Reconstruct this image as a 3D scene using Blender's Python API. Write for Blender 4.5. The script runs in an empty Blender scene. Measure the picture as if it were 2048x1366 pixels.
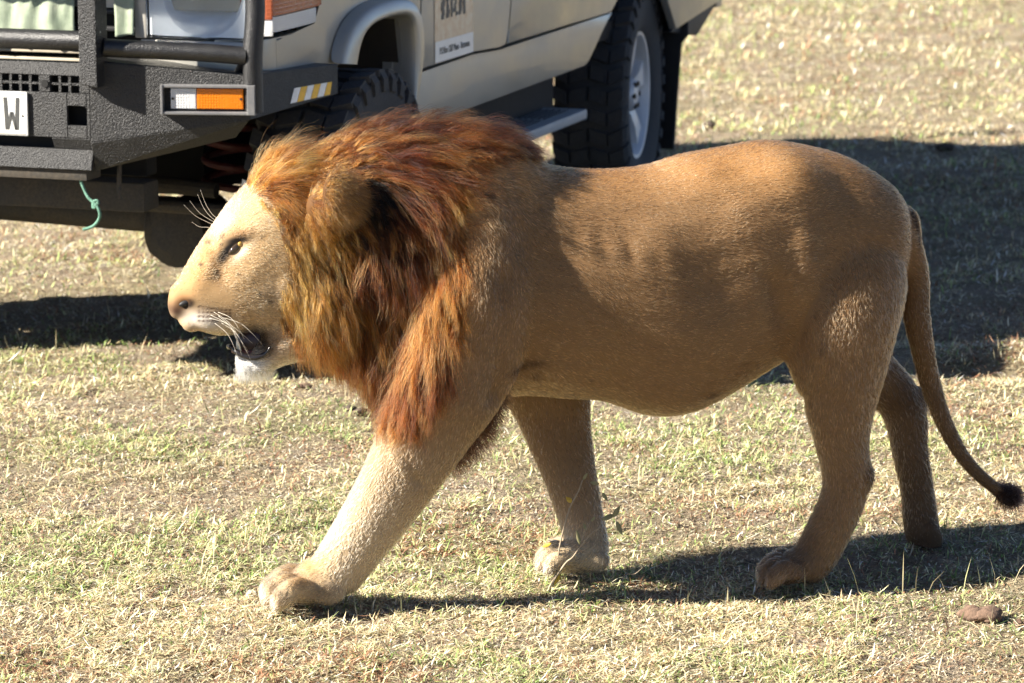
import bpy, bmesh, math, random
import numpy as np
from mathutils import Vector, Matrix
random.seed(7); RNG = np.random.default_rng(11)
sc = bpy.context.scene
COL = sc.collection

# ------------------------------------------------------------------ camera, sky, sun, exposure
FPX = 6600.0                       # focal length in photograph pixels (2048 wide)
PITCH = math.radians(11.0)
CAMH = 1.85
cd = bpy.data.cameras.new('camera'); cam = bpy.data.objects.new('camera', cd); COL.objects.link(cam)
cam.location = (0, 0, CAMH); cam.rotation_euler = (math.pi/2 - PITCH, 0, 0)
cd.sensor_width = 36.0; cd.lens = FPX/2048*36; cd.clip_end = 3000; cd.clip_start = 0.1
cd.dof.use_dof = True; cd.dof.focus_distance = 6.85; cd.dof.aperture_fstop = 8.0
sc.camera = cam

SUN_EL = math.radians(31.5)
SUN_H = Vector((-1.0, -0.26, 0)).normalized()          # horizontal direction towards the sun
sun_dir = Vector((SUN_H.x*math.cos(SUN_EL), SUN_H.y*math.cos(SUN_EL), math.sin(SUN_EL)))
w = bpy.data.worlds.new('World'); sc.world = w; w.use_nodes = True
nt = w.node_tree; bg = nt.nodes['Background']
sky = nt.nodes.new('ShaderNodeTexSky'); sky.sky_type = 'NISHITA'; sky.sun_disc = False; sky.air_density = 0.45; sky.dust_density = 0.3; sky.altitude = 950
sky.sun_elevation = SUN_EL; sky.sun_rotation = math.atan2(sun_dir.x, sun_dir.y)
nt.links.new(sky.outputs[0], bg.inputs[0]); bg.inputs[1].default_value = 0.056
sl = bpy.data.lights.new('sun', 'SUN'); sl.energy = 5.0; sl.angle = math.radians(0.53); sl.color = (1.0, 0.93, 0.82)
so = bpy.data.objects.new('sun', sl); COL.objects.link(so)
so.rotation_euler = sun_dir.to_track_quat('Z', 'Y').to_euler()
sc.view_settings.view_transform = 'Standard'; sc.view_settings.look = 'None'
sc.view_settings.gamma = 1.0; sc.view_settings.exposure = 1.88
sc.cycles.max_bounces = 5; sc.cycles.diffuse_bounces = 3; sc.cycles.transparent_max_bounces = 8
sc.cycles.use_denoising = True; sc.cycles.sample_clamp_indirect = 3.0
try: sc.cycles_curves.shape = 'RIBBONS'
except Exception: pass

# ------------------------------------------------------------------ surveying helpers (photograph -> place)
_c = np.array([0, 0, CAMH]); _f = np.array([0, math.cos(PITCH), -math.sin(PITCH)])
_u = np.array([0, math.sin(PITCH), math.cos(PITCH)]); _r = np.array([1., 0, 0])
def ray(x, y): return _f + _r*(x-1024)/FPX - _u*(y-683)/FPX
def hit(x, y, P, n):
    d = ray(x, y); t = np.dot(np.array(P)-_c, n)/np.dot(d, n); return _c + d*t
def G(x, y, z=0.0): return hit(x, y, (0, 0, z), np.array([0, 0, 1.]))

# ------------------------------------------------------------------ object helpers
def tag(o, label=None, cat=None, group=None, kind=None):
    if label: o['label'] = label
    if cat: o['category'] = cat
    if group: o['group'] = group
    if kind: o['kind'] = kind
    return o
def empty(name, loc):
    o = bpy.data.objects.new(name, None); COL.objects.link(o); o.location = loc; o.empty_display_size = .1; return o
ROOT_LOC = {}
def link(name, me, mat, parent=None):
    o = bpy.data.objects.new(name, me); COL.objects.link(o)
    if mat is not None: me.materials.append(mat)
    if parent is not None:
        o.parent = parent
        o.matrix_parent_inverse = Matrix.Translation(-parent.location)      # parts are modelled in world space
    return o
def from_bm(name, bm, mat, parent=None, smooth=False):
    bmesh.ops.recalc_face_normals(bm, faces=bm.faces[:])
    me = bpy.data.meshes.new(name); bm.to_mesh(me); bm.free()
    if smooth:
        me.polygons.foreach_set('use_smooth', np.ones(len(me.polygons), bool))
    return link(name, me, mat, parent)
def shade_auto(o, ang=35):
    me = o.data
    me.polygons.foreach_set('use_smooth', np.ones(len(me.polygons), bool))
    try: me.set_sharp_from_angle(angle=math.radians(ang))
    except Exception: pass
    return o

# ------------------------------------------------------------------ materials
class N:
    def __init__(s, name):
        s.m = bpy.data.materials.new(name); s.m.use_nodes = True; s.t = s.m.node_tree
        s.b = s.t.nodes['Principled BSDF']; s.out = s.t.nodes['Material Output']
    def n(s, typ, **k):
        x = s.t.nodes.new(typ)
        for a, v in k.items(): setattr(x, a, v)
        return x
    def l(s, a, b): s.t.links.new(a, b)
    def noise(s, scale, detail=4, rough=.55, dist=0., coord='Object'):
        t = s.n('ShaderNodeTexCoord'); x = s.n('ShaderNodeTexNoise')
        x.inputs['Scale'].default_value = scale; x.inputs['Detail'].default_value = detail
        x.inputs['Roughness'].default_value = rough; x.inputs['Distortion'].default_value = dist
        s.l(t.outputs[coord], x.inputs['Vector']); return x.outputs[0]
    def ramp(s, fac, stops):
        r = s.n('ShaderNodeValToRGB'); e = r.color_ramp.elements
        while len(e) < len(stops): e.new(.5)
        for i, (p, c) in enumerate(stops): e[i].position = p; e[i].color = (*c, 1) if len(c) == 3 else c
        s.l(fac, r.inputs[0]); return r.outputs[0]
    def bump(s, h, strength=.3, dist=.01):
        b = s.n('ShaderNodeBump'); b.inputs['Strength'].default_value = strength; b.inputs['Distance'].default_value = dist
        s.l(h, b.inputs['Height']); s.l(b.outputs[0], s.b.inputs['Normal'])
    def set(s, **k):
        for a, v in k.items():
            i = s.b.inputs[a.replace('_', ' ')]
            i.default_value = (*v, 1) if isinstance(v, tuple) else v
        return s
def simple(name, col, rough=.5, metal=0., var=.12, scale=25, bumpk=0., bscale=200, spec=.5, coat=0.):
    x = N(name); x.set(Roughness=rough, Metallic=metal)
    x.b.inputs['Specular IOR Level'].default_value = spec; x.b.inputs['Coat Weight'].default_value = coat
    n = x.noise(scale, 5, .6)
    c = np.array(col)
    x.l(x.ramp(n, [(.3, tuple(c*(1-var))), (.7, tuple(np.minimum(c*(1+var), 1)))]), x.b.inputs['Base Color'])
    if bumpk: x.bump(x.noise(bscale, 4, .6), bumpk, .004)
    return x.m
def dusty(name, col, dust, rough, metal=0., amount=.5, scale=9, bumpk=0., bscale=300, coat=0.):
    x = N(name); x.set(Metallic=metal); x.b.inputs['Coat Weight'].default_value = coat
    n = x.noise(scale, 7, .65); n2 = x.noise(scale*14, 5, .7)
    m = x.n('ShaderNodeMath', operation='MULTIPLY'); x.l(n, m.inputs[0]); x.l(n2, m.inputs[1])
    x.l(x.ramp(m.outputs[0], [(.18, col), (.18+.3/max(amount, .05), dust)]), x.b.inputs['Base Color'])
    x.l(x.ramp(n, [(.3, (rough,)*3), (.75, (min(1, rough+.25),)*3)]), x.b.inputs['Roughness'])
    if bumpk: x.bump(x.noise(bscale, 3, .6), bumpk, .003)
    return x.m
M = {}
M['paint'] = dusty('beige_paint', (.325, .315, .28), (.385, .365, .315), .28, .35, .5, 6, coat=.25)
M['paint_in'] = simple('dirty_underbody', (.030, .024, .018), .9)
M['bumper'] = dusty('black_powder_coat', (.009, .009, .010), (.050, .048, .043), .36, 0, .27, 5, 1.5, 230)
M['tubebar'] = dusty('black_tube_coat', (.009, .009, .010), (.05, .048, .043), .28, 0, .25, 7, .6, 230)
M['black'] = simple('black_plastic', (.012, .012, .013), .6)
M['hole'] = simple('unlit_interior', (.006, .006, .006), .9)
M['rubber'] = dusty('tyre_rubber', (.030, .031, .034), (.10, .095, .085), .75, 0, .45, 8, .5, 120)
M['alloy'] = dusty('alloy_wheel', (.60, .61, .63), (.45, .42, .37), .38, .3, .4, 8)
M['grey_step'] = dusty('grey_step_metal', (.36, .37, .38), (.42, .40, .36), .5, .2, .45, 10)
M['axle'] = dusty('greasy_axle', (.030, .027, .022), (.115, .088, .058), .7, 0, .6, 9, .6, 60)
M['red'] = simple('red_spring', (.06, .008, .007), .6)
M['chrome'] = simple('headlamp_reflector', (.88, .89, .90), .35, .10, .06)
M['bezel'] = dusty('worn_bezel', (.16, .16, .165), (.34, .32, .29), .4, .3, .5, 9)
M['white'] = simple('white_enamel', (.80, .80, .77), .35, 0, .04)
M['letter'] = simple('black_letter', (.05, .05, .047), .5)
M['silver'] = dusty('silver_trim', (.52, .50, .45), (.42, .37, .29), .4, .5, .4, 8)
M['cream'] = simple('cream_trim', (.50, .44, .34), .5)
M['rope'] = simple('green_rope', (.10, .22, .16), .8, 0, .35, 60, .6, 300)
M['canvas'] = simple('olive_canvas', (.16, .16, .10), .9, 0, .2, 12, .3)
M['tape_y'] = simple('yellow_tape', (.72, .42, .03), .45, 0, .15, 60)
M['tape_w'] = simple('white_tape', (.72, .74, .76), .45, 0, .12, 60)

def lens(name, col, trans=.6, scale=140):
    x = N(name); x.set(Base_Color=col, Roughness=.22); x.b.inputs['Transmission Weight'].default_value = trans
    x.b.inputs['IOR'].default_value = 1.45
    t = x.n('ShaderNodeTexCoord'); v = x.n('ShaderNodeTexVoronoi', distance='CHEBYCHEV'); v.inputs['Scale'].default_value = scale
    v.inputs['Randomness'].default_value = .15
    x.l(t.outputs['Object'], v.inputs[0]); x.bump(v.outputs[0], .5, .003); return x.m
M['amber'] = lens('amber_lens', (.85, .24, .008), .35)
M['clear'] = lens('clear_lens', (.78, .79, .80), .35)
M['corner_amber'] = lens('salmon_lens', (.42, .12, .06), .3, 90)
def glass(name):
    x = N(name); x.set(Base_Color=(.9, .93, .95), Roughness=.06); x.b.inputs['Transmission Weight'].default_value = 1.
    x.b.inputs['IOR'].default_value = 1.18
    x.l(x.ramp(x.noise(14, 6, .7), [(.4, (.04,)*3), (.75, (.32,)*3)]), x.b.inputs['Roughness']); return x.m
M['glass'] = glass('headlamp_glass')
M['window'] = simple('dark_window', (.03, .035, .04), .08)

def cloth_mat():
    x = N('green_shade_cloth'); x.set(Roughness=.85)
    n = x.noise(18, 6, .65)
    x.l(x.ramp(n, [(.3, (.20, .25, .17)), (.55, (.30, .35, .25)), (.8, (.40, .42, .31))]), x.b.inputs['Base Color'])
    x.bump(x.noise(420, 2, .5), .35, .002); x.b.inputs['Sheen Weight'].default_value = .2; return x.m
M['cloth'] = cloth_mat()

def attr_mat(name, rough=.7, trans=0., spec=.25, backlight=0.):
    x = N(name); x.set(Roughness=rough); x.b.inputs['Specular IOR Level'].default_value = spec
    a = x.n('ShaderNodeAttribute'); a.attribute_name = 'col'
    x.l(a.outputs['Color'], x.b.inputs['Base Color'])
    if backlight:
        tr = x.n('ShaderNodeBsdfTranslucent'); x.l(a.outputs['Color'], tr.inputs[0])
        mx = x.n('ShaderNodeMixShader'); mx.inputs[0].default_value = backlight
        x.l(x.b.outputs[0], mx.inputs[1]); x.l(tr.outputs[0], mx.inputs[2]); x.l(mx.outputs[0], x.out.inputs[0])
    return x.m
def hair_mat(name, rough=.35, radial=.5, ior=1.35):
    x = N(name); x.t.nodes.remove(x.b)
    h = x.n('ShaderNodeBsdfHairPrincipled'); h.parametrization = 'COLOR'
    a = x.n('ShaderNodeAttribute'); a.attribute_name = 'col'
    x.l(a.outputs['Color'], h.inputs['Color'])
    h.inputs['IOR'].default_value = ior; h.inputs['Roughness'].default_value = rough; h.inputs['Radial Roughness'].default_value = radial
    if 'Random Roughness' in h.inputs: h.inputs['Random Roughness'].default_value = .1
    x.l(h.outputs[0], x.out.inputs[0]); return x.m

# ------------------------------------------------------------------ value noise for numpy
class VN:
    def __init__(s, seed, n=256):
        r = np.random.default_rng(seed); s.g = r.random((n, n)); s.n = n
    def __call__(s, x, y):
        xi = np.floor(x).astype(int); yi = np.floor(y).astype(int); fx = x-xi; fy = y-yi
        fx = fx*fx*(3-2*fx); fy = fy*fy*(3-2*fy); g = s.g; n = s.n
        a = g[xi % n, yi % n]; b = g[(xi+1) % n, yi % n]; c = g[xi % n, (yi+1) % n]; d = g[(xi+1) % n, (yi+1) % n]
        return (a*(1-fx)+b*fx)*(1-fy)+(c*(1-fx)+d*fx)*fy
    def fbm(s, x, y, o=4):
        v = 0; a = .5; t = 0
        for k in range(o):
            v = v+a*s(x*2**k+17.3*k, y*2**k+5.1*k); t += a; a *= .55
        return v/t
V1, V2, V3, V4 = VN(1), VN(2), VN(3), VN(4)

# ------------------------------------------------------------------ ground
def ground_z(x, y):
    fade = np.clip((y-5.0)/1.0, 0, 1)*np.clip((40-y)/10, 0, 1)
    z = (V1.fbm(x*1.3, y*1.3, 3)-.5)*.035 + (V2.fbm(x*9, y*9, 3)-.5)*.022
    # shallow churned rut in the vehicle's shade, to the right of the lion
    z = z - .05*np.exp(-((x-1.35)/.35)**2-((y-9.1)/.12)**2) - .05*np.exp(-((x-1.3)/.30)**2-((y-9.65)/.13)**2)
    return z*fade
def make_ground():
    def axis(lo, hi, step, far):
        c = np.arange(lo, hi+1e-6, step); out = []; d = step
        p = hi
        while p < far: d *= 1.35; p += d; out.append(p)
        inn = []; d = step; p = lo
        while p > -far: d *= 1.35; p -= d; inn.append(p)
        return np.array(inn[::-1]+list(c)+out)
    xs = axis(-3.6, 4.2, .03, 900); ys = axis(5.6, 21, .03, 900)
    X, Y = np.meshgrid(xs, ys); Z = ground_z(X, Y)
    co = np.stack([X, Y, Z], -1).reshape(-1, 3); nx, ny = len(xs), len(ys)
    i = (np.arange(ny-1)[:, None]*nx+np.arange(nx-1)[None]).ravel()
    fc = np.stack([i, i+1, i+nx+1, i+nx], 1)
    me = bpy.data.meshes.new('ground'); me.vertices.add(len(co)); me.vertices.foreach_set('co', co.ravel())
    me.loops.add(fc.size); me.loops.foreach_set('vertex_index', fc.ravel())
    me.polygons.add(len(fc)); me.polygons.foreach_set('loop_start', np.arange(0, fc.size, 4)); me.polygons.foreach_set('loop_total', np.full(len(fc), 4))
    me.polygons.foreach_set('use_smooth', np.ones(len(fc), bool)); me.update()
    x = N('dry_soil'); x.set(Roughness=.95); x.b.inputs['Specular IOR Level'].default_value = .15
    n1 = x.noise(2.2, 8, .65); n2 = x.noise(55, 6, .7); n3 = x.noise(9, 6, .65)
    c1 = x.ramp(n2, [(.25, (.17, .125, .085)), (.5, (.34, .275, .20)), (.78, (.54, .47, .37))])
    c2 = x.ramp(n3, [(.3, (.17, .14, .08)), (.6, (.33, .28, .17)), (.8, (.44, .39, .24))])
    mx = x.n('ShaderNodeMixRGB'); x.l(x.ramp(n1, [(.42, (0,)*3), (.62, (1,)*3)]), mx.inputs[0]); x.l(c1, mx.inputs[1]); x.l(c2, mx.inputs[2])
    x.l(mx.outputs[0], x.b.inputs['Base Color'])
    ad = x.n('ShaderNodeMath', operation='ADD'); x.l(n2, ad.inputs[0]); x.l(x.noise(160, 4, .7), ad.inputs[1])
    x.bump(ad.outputs[0], .9, .02)
    o = link('ground', me, x.m); tag(o, kind='structure')
make_ground()

def build_poly_mesh(name, co, faces_list, cols, mat, parent=None):
    """faces_list: list of (F,k) int arrays; cols per vertex (n,3)"""
    me = bpy.data.meshes.new(name); me.vertices.add(len(co)); me.vertices.foreach_set('co', np.ascontiguousarray(co, dtype=np.float32).ravel())
    idx = np.concatenate([f.ravel() for f in faces_list]); tot = np.concatenate([np.full(len(f), f.shape[1]) for f in faces_list])
    st = np.concatenate([[0], np.cumsum(tot)[:-1]])
    me.loops.add(len(idx)); me.loops.foreach_set('vertex_index', idx.astype(np.int32))
    me.polygons.add(len(tot)); me.polygons.foreach_set('loop_start', st.astype(np.int32)); me.polygons.foreach_set('loop_total', tot.astype(np.int32))
    me.update()
    if cols is not None:
        a = me.attributes.new('col', 'FLOAT_COLOR', 'POINT')
        a.data.foreach_set('color', np.concatenate([cols, np.ones((len(cols), 1))], 1).astype(np.float32).ravel())
    return link(name, me, mat, parent)

def pick(stops, n, rng):
    c = np.array([s[1] for s in stops]); p = np.array([s[0] for s in stops], float); p /= p.sum()
    return c[rng.choice(len(c), n, p=p)]
def blades(x, y, L, W, az, lean, bend, cols, z0=None):
    n = len(x); z = ground_z(x, y)-.002 if z0 is None else z0
    base = np.stack([x, y, z], 1)
    hd = np.stack([np.cos(az), np.sin(az), np.zeros(n)], 1); sd = np.stack([-np.sin(az), np.cos(az), np.zeros(n)], 1)
    upv = np.array([0, 0, 1.])
    d1 = hd*np.sin(lean)[:, None]+upv*np.cos(lean)[:, None]
    l2 = np.minimum(lean+bend, 1.75); d2 = hd*np.sin(l2)[:, None]+upv*np.cos(l2)[:, None]
    mid = base+d1*(L*.5)[:, None]; tip = mid+d2*(L*.5)[:, None]
    tip[:, 2] = np.maximum(tip[:, 2], z+.003)
    wv = sd*(W*.5)[:, None]
    co = np.stack([base-wv*.7, base+wv*.7, mid-wv, mid+wv, tip], 1).reshape(-1, 3)
    b = np.arange(n)*5
    q = np.stack([b, b+1, b+3, b+2], 1); t = np.stack([b+2, b+3, b+4], 1)
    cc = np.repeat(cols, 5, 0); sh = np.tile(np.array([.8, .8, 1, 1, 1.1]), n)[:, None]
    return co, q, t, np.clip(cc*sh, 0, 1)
STRAW = [(3, (.66, .56, .33)), (3, (.58, .48, .27)), (2, (.70, .63, .44)), (1.2, (.42, .31, .18)), (.8, (.30, .17, .10)), (.8, (.76, .71, .57))]
GREEN = [(3, (.40, .47, .18)), (2.6, (.25, .35, .10)), (2, (.52, .54, .26)), (2, (.13, .21, .06)), (1, (.58, .56, .31))]
def make_grass():
    parts = []
    bands = [(5.6, 6.9, 39000, .82), (6.9, 8.2, 29000, .88), (8.2, 10.2, 15500, .97), (10.2, 13.0, 7800, 1.17), (13.0, 17.0, 3900, 1.52), (17.0, 23.5, 1600, 2.0)]
    rng = RNG
    for y0, y1, den, sc_ in bands:
        xl = -.163*y1-.55; xr = .163*y1+.6; n = int((xr-xl)*(y1-y0)*den*1.15)
        x = rng.uniform(xl, xr, n); y = rng.uniform(y0, y1, n)
        # gather into small tufts
        tx = np.round(x/.035)*.035+.012*np.sin(y*91); ty = np.round(y/.035)*.035+.012*np.cos(x*83)
        k = rng.random(n) < .5; x = np.where(k, x*.45+tx*.55, x); y = np.where(k, y*.45+ty*.55, y)
        cov = V3.fbm(x*2.1+9, y*2.1, 4); fine = V4.fbm(x*14, y*14, 2)
        keep = rng.random(n) < np.clip((cov-.32)*4.2, .27, 1)*np.clip((fine-.25)*3, .25, 1)
        x, y, cov = x[keep], y[keep], cov[keep]; n = len(x)
        g = V1.fbm(x*1.7+40, y*1.7+7, 4)
        grn = rng.random(n) < np.clip((g-.42)*2.6+.22, .12, .58)*(1.0 if y0 < 10 else .6)
        cols = np.where(grn[:, None], pick(GREEN, n, rng), pick(STRAW, n, rng))
        red = rng.random(n) < np.clip((V2.fbm(x*3.1, y*3.1+60, 3)-.54)*3.0, .03, .42); cols = np.where(red[:, None], pick([(2, (.30, .15, .085)), (1, (.20, .11, .06)), (1, (.38, .22, .13))], n, rng), cols)
        cols = cols*rng.lognormal(.06, .40, n)[:, None]
        flat = (rng.random(n) < np.where(grn, .30, .74))
        L = rng.gamma(5, .0044, n)*sc_; L = np.clip(L, .008, .055*sc_); L = np.where(flat, L*1.25, L)
        W = rng.uniform(.0022, .0046, n)*sc_; W = np.where(flat, W*.75, W)
        lean = np.where(flat, rng.uniform(1.15, 1.55, n), rng.uniform(.35, 1.30, n)); bend = rng.uniform(-.3, .9, n)
        parts.append(blades(x, y, L, W, rng.uniform(0, 2*math.pi, n), lean, bend, cols, ground_z(x, y)+np.where(flat, rng.uniform(0, .012, n), -.002)))
        # litter: broken straw, seed husks and crumbs of soil lying flat
        m = int((xr-xl)*(y1-y0)*den*.42); lx = rng.uniform(xl, xr, m); ly = rng.uniform(y0, y1, m)
        lc = pick([(2, (.62, .53, .36)), (2, (.45, .36, .24)), (1.5, (.22, .15, .10)), (1, (.10, .07, .05)), (1, (.74, .68, .56)), (.8, (.36, .19, .11))], m, rng)*rng.lognormal(0, .2, m)[:, None]
        parts.append(blades(lx, ly, rng.uniform(.005, .016, m)*sc_, rng.uniform(.002, .0048, m)*sc_, rng.uniform(0, 6.28, m), rng.uniform(1.2, 1.6, m), rng.uniform(-.2, .3, m), lc, ground_z(lx, ly)+rng.uniform(.0, .006, m)))
    # taller seed stalks scattered through the mat
    n = 420; x = rng.uniform(-1.6, 1.7, n); y = rng.uniform(5.9, 9.5, n)
    px = np.array([[1688, 1165], [1720, 1185], [1805, 1190], [1830, 1190], [1850, 1195], [1895, 1190], [1925, 1185], [1610, 1180], [220, 640], [1665, 1210], [1990, 1190], [140, 800], [330, 1080]])
    gp = np.array([G(*p) for p in px]); x = np.concatenate([x, gp[:, 0]]); y = np.concatenate([y, gp[:, 1]]); n = len(x)
    L = rng.uniform(.03, .085, n); L[-13:] = rng.uniform(.07, .105, 13)
    parts.append(blades(x, y, L, rng.uniform(.0018, .0032, n), rng.uniform(0, 6.28, n), rng.uniform(.03, .5, n), rng.uniform(0, .35, n), pick([(2, (.66, .57, .36)), (1, (.55, .47, .27)), (1, (.45, .44, .22))], n, rng)))
    off = 0; cos, qs, ts, cs = [], [], [], []
    for co, q, t, c in parts: cos.append(co); qs.append(q+off); ts.append(t+off); cs.append(c); off += len(co)
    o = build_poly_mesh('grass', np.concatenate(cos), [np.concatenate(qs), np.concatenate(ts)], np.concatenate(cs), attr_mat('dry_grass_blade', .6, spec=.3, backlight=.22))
    tag(o, 'short sparse mat of dry straw and green grass on the soil', 'grass', kind='stuff'); print('blades', off//5)
if not globals().get("NOGRASS"): make_grass()

# ================================================================== the safari vehicle
CA = G(660, 725); CBk = G(1262, 418); _v = CBk-CA; WB = float(np.linalg.norm(_v)); CR = _v/WB; CN = np.array([CR[1], -CR[0], 0]); CZ = np.array([0, 0, 1.])
CMID = -.73                                             # centre line of the car; b = 0 is the near wheels' mid plane
def car(a, b, z): return CA+CR*a+CN*b+CZ*z
def toab(P): d = np.array(P)-CA; return d@CR, d@CN, d[2]
def side(x, y, b): a, _, z = toab(hit(x, y, CA+CN*b, CN)); return (a, z)       # photo point on a side plane -> (a, z)
def front(x, y, a): _, b, z = toab(hit(x, y, CA+CR*a, CR)); return (b, z)      # photo point on a cross plane -> (b, z)
CARO = empty('safari_vehicle', car(WB/2, CMID, 0))
tag(CARO, 'beige four wheel drive safari vehicle with black steel bull bar behind the lion', 'vehicle')

def bmcar(): return bmesh.new()
def add_box(bm, a0, a1, b0, b1, z0, z1, bev=0.):
    vs = [bm.verts.new(car(a, b, z)) for a in (a0, a1) for b in (b0, b1) for z in (z0, z1)]
    F = [(0, 1, 3, 2), (4, 6, 7, 5), (0, 4, 5, 1), (2, 3, 7, 6), (0, 2, 6, 4), (1, 5, 7, 3)]
    fs = [bm.faces.new([vs[i] for i in f]) for f in F]
    if bev:
        es = list({e for f in fs for e in f.edges}); bmesh.ops.bevel(bm, geom=es, offset=bev, segments=2, affect='EDGES', profile=.6)
def add_extr(bm, pts3, vec, bev=0., seg=2):
    """closed polygon (3d points) extruded by vec"""
    A_ = [bm.verts.new(p) for p in pts3]; B_ = [bm.verts.new(np.array(p)+vec) for p in pts3]; n = len(A_)
    f0 = bm.faces.new(A_); f1 = bm.faces.new(B_[::-1])
    for i in range(n): bm.faces.new([A_[i], B_[i], B_[(i+1) % n], A_[(i+1) % n]])
    if bev:
        es = list(f0.edges)+list(f1.edges); bmesh.ops.bevel(bm, geom=es, offset=bev, segments=seg, affect='EDGES', profile=.6)
def add_tube(bm, pts, r, n=14, caps=True):
    pts = [np.array(p, float) for p in pts]; rr = r if hasattr(r, '__len__') else [r]*len(pts); rings = []
    ref = np.array([.13, .27, .95])
    for i, p in enumerate(pts):
        t = pts[min(i+1, len(pts)-1)]-pts[max(i-1, 0)]; t = t/np.linalg.norm(t)
        s = np.cross(t, ref); s /= np.linalg.norm(s); q = np.cross(s, t)
        rings.append([bm.verts.new(p+rr[i]*(math.cos(k*2*math.pi/n)*s+math.sin(k*2*math.pi/n)*q)) for k in range(n)])
    for A_, B_ in zip(rings, rings[1:]):
        for k in range(n): bm.faces.new([A_[k], A_[(k+1) % n], B_[(k+1) % n], B_[k]])
    if caps: bm.faces.new(rings[0][::-1]); bm.faces.new(rings[-1])
def smooth_path(pts, k=6):
    P = [np.array(p, float) for p in pts]; out = []
    for i in range(len(P)-1):
        p0, p1, p2, p3 = P[max(i-1, 0)], P[i], P[i+1], P[min(i+2, len(P)-1)]
        for j in range(k):
            t = j/k; out.append(.5*((2*p1)+(-p0+p2)*t+(2*p0-5*p1+4*p2-p3)*t*t+(-p0+3*p1-3*p2+p3)*t**3))
    out.append(P[-1]); return out
def mir(b): return 2*CMID-b
def part(name, bm, mat, parent=None, ang=30, smooth=True):
    o = from_bm(name, bm, mat, parent or CARO)
    if smooth: shade_auto(o, ang)
    return o
def both(fn):
    for s in (1, -1): fn(lambda b, s=s: b if s == 1 else mir(b))

BS = .06                                                 # door skin
def panel(name, az, b=BS, thick=.03, mat='paint', parent=None, bev=.006):
    res = None
    def f(mb):
        nonlocal res
        bm = bmcar(); add_extr(bm, [car(a, mb(b), z) for a, z in az], CN*(-thick if mb(b) > CMID else thick), bev)
        o = part(name, bm, M[mat], parent)
        res = res or o
    both(f); return res

# --- side panels, outlines read off the photograph on the plane of the near side
gap = [side(*p, BS) for p in ((846, -60), (842, 40), (836, 100), (826, 150), (809, 206), (800, 232))]
ZT = 1.10
hood_z = 1.27
arch_in = [side(*p, BS) for p in ((686, 128), (692, 90), (703, 62), (722, 44), (752, 33), (778, 28), (795, 30), (802, 55), (805, 110), (803, 160), (800, 215))]
a_front = -.60
_zl = front(400, 76, a_front-.01)[1]; _ae = side(643, 30, BS)[0]; print('lamp wrap to', _ae, arch_in[0])
ff = [(a_front+.09, arch_in[0][1]-.005), ] + arch_in + [(gap[-1][0]-.012, arch_in[-1][1]-.02)] + [(g[0]-.012, g[1]) for g in gap[::-1]][1:] + [(gap[0][0]-.012, ZT), (_ae+.006, ZT), (_ae+.004, _zl+.07), (_ae-.05, _zl+.004), (a_front+.09, _zl-.006)]
panel('fender', ff)
d_bot = [side(*p, BS) for p in ((842, 139), (900, 119), (947, 103), (1000, 94), (1012, 90))]
d_rear = [side(*p, BS) for p in ((1016, 60), (1022, 10))]
door = [(gap[0][0], ZT)] + [(g[0], g[1]) for g in gap[:3]] + d_bot + d_rear + [(d_rear[-1][0]+.05, ZT)]
gz = d_bot[0][1]
door = [(gap[0][0], ZT+.12), gap[0], gap[1], gap[2]] + [d_bot[0]] + d_bot[1:] + d_rear + [(d_rear[-1][0]+.02, ZT+.12)]
od = panel('door', door)
s_bot = [side(*p, BS) for p in ((809, 208), (946, 211), (1050, 176), (1170, 132))]
g4 = gap[4]
rear_edge = [side(*p, BS) for p in ((1178, 123), (1190, 95), (1205, 62), (1220, 30), (1235, -5))]
crease = [side(*p, BS) for p in ((1013, 90), (1140, 49), (1226, 20))]
z_s = np.mean([s_bot[1][1], s_bot[3][1]])
rock = [(g[0]+.002, g[1]) for g in gap[3:5]] + [(g4[0]+.02, z_s-.01), (s_bot[3][0], z_s)] + rear_edge[:3] + [(p[0], p[1]-.008) for p in crease[::-1]] + [(p[0], p[1]-.009) for p in d_bot[::-1]]
panel('rocker_panel', rock)
cab_rear = [(d_rear[-1][0]+.028, ZT+.12), (d_rear[-1][0]+.010, d_rear[-1][1]), (d_rear[0][0]+.010, d_rear[0][1])] + [(crease[0][0]+.01, crease[0][1]+.002)] + [(p[0], p[1]+.002) for p in crease[1:]] + rear_edge[3:] + [(rear_edge[-1][0]+.10, ZT-.02), (rear_edge[-1][0]+.12, ZT+.12)]
panel('rear_panel', cab_rear)
# body behind the rear wheel: bottom edge slopes up to the tail
rq = [side(*p, BS) for p in ((1322, -10), (1343, 58), (1432, 0))]
quarter = [(rq[0][0]-.06, ZT+.1), (rq[0][0], rq[0][1]), rq[1], rq[2], (rq[2][0]+.12, ZT+.1)]
panel('quarter_panel', quarter, b=BS+.02)
# rear arch top
arc = [(rear_edge[-1][0]+.12, ZT+.10), (rear_edge[-1][0]+.10, ZT-.02), (3.0, ZT+.0), (rq[0][0]-.03, ZT-.03), (rq[0][0]-.062, ZT+.10)]
panel('rear_arch', arc)

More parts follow.
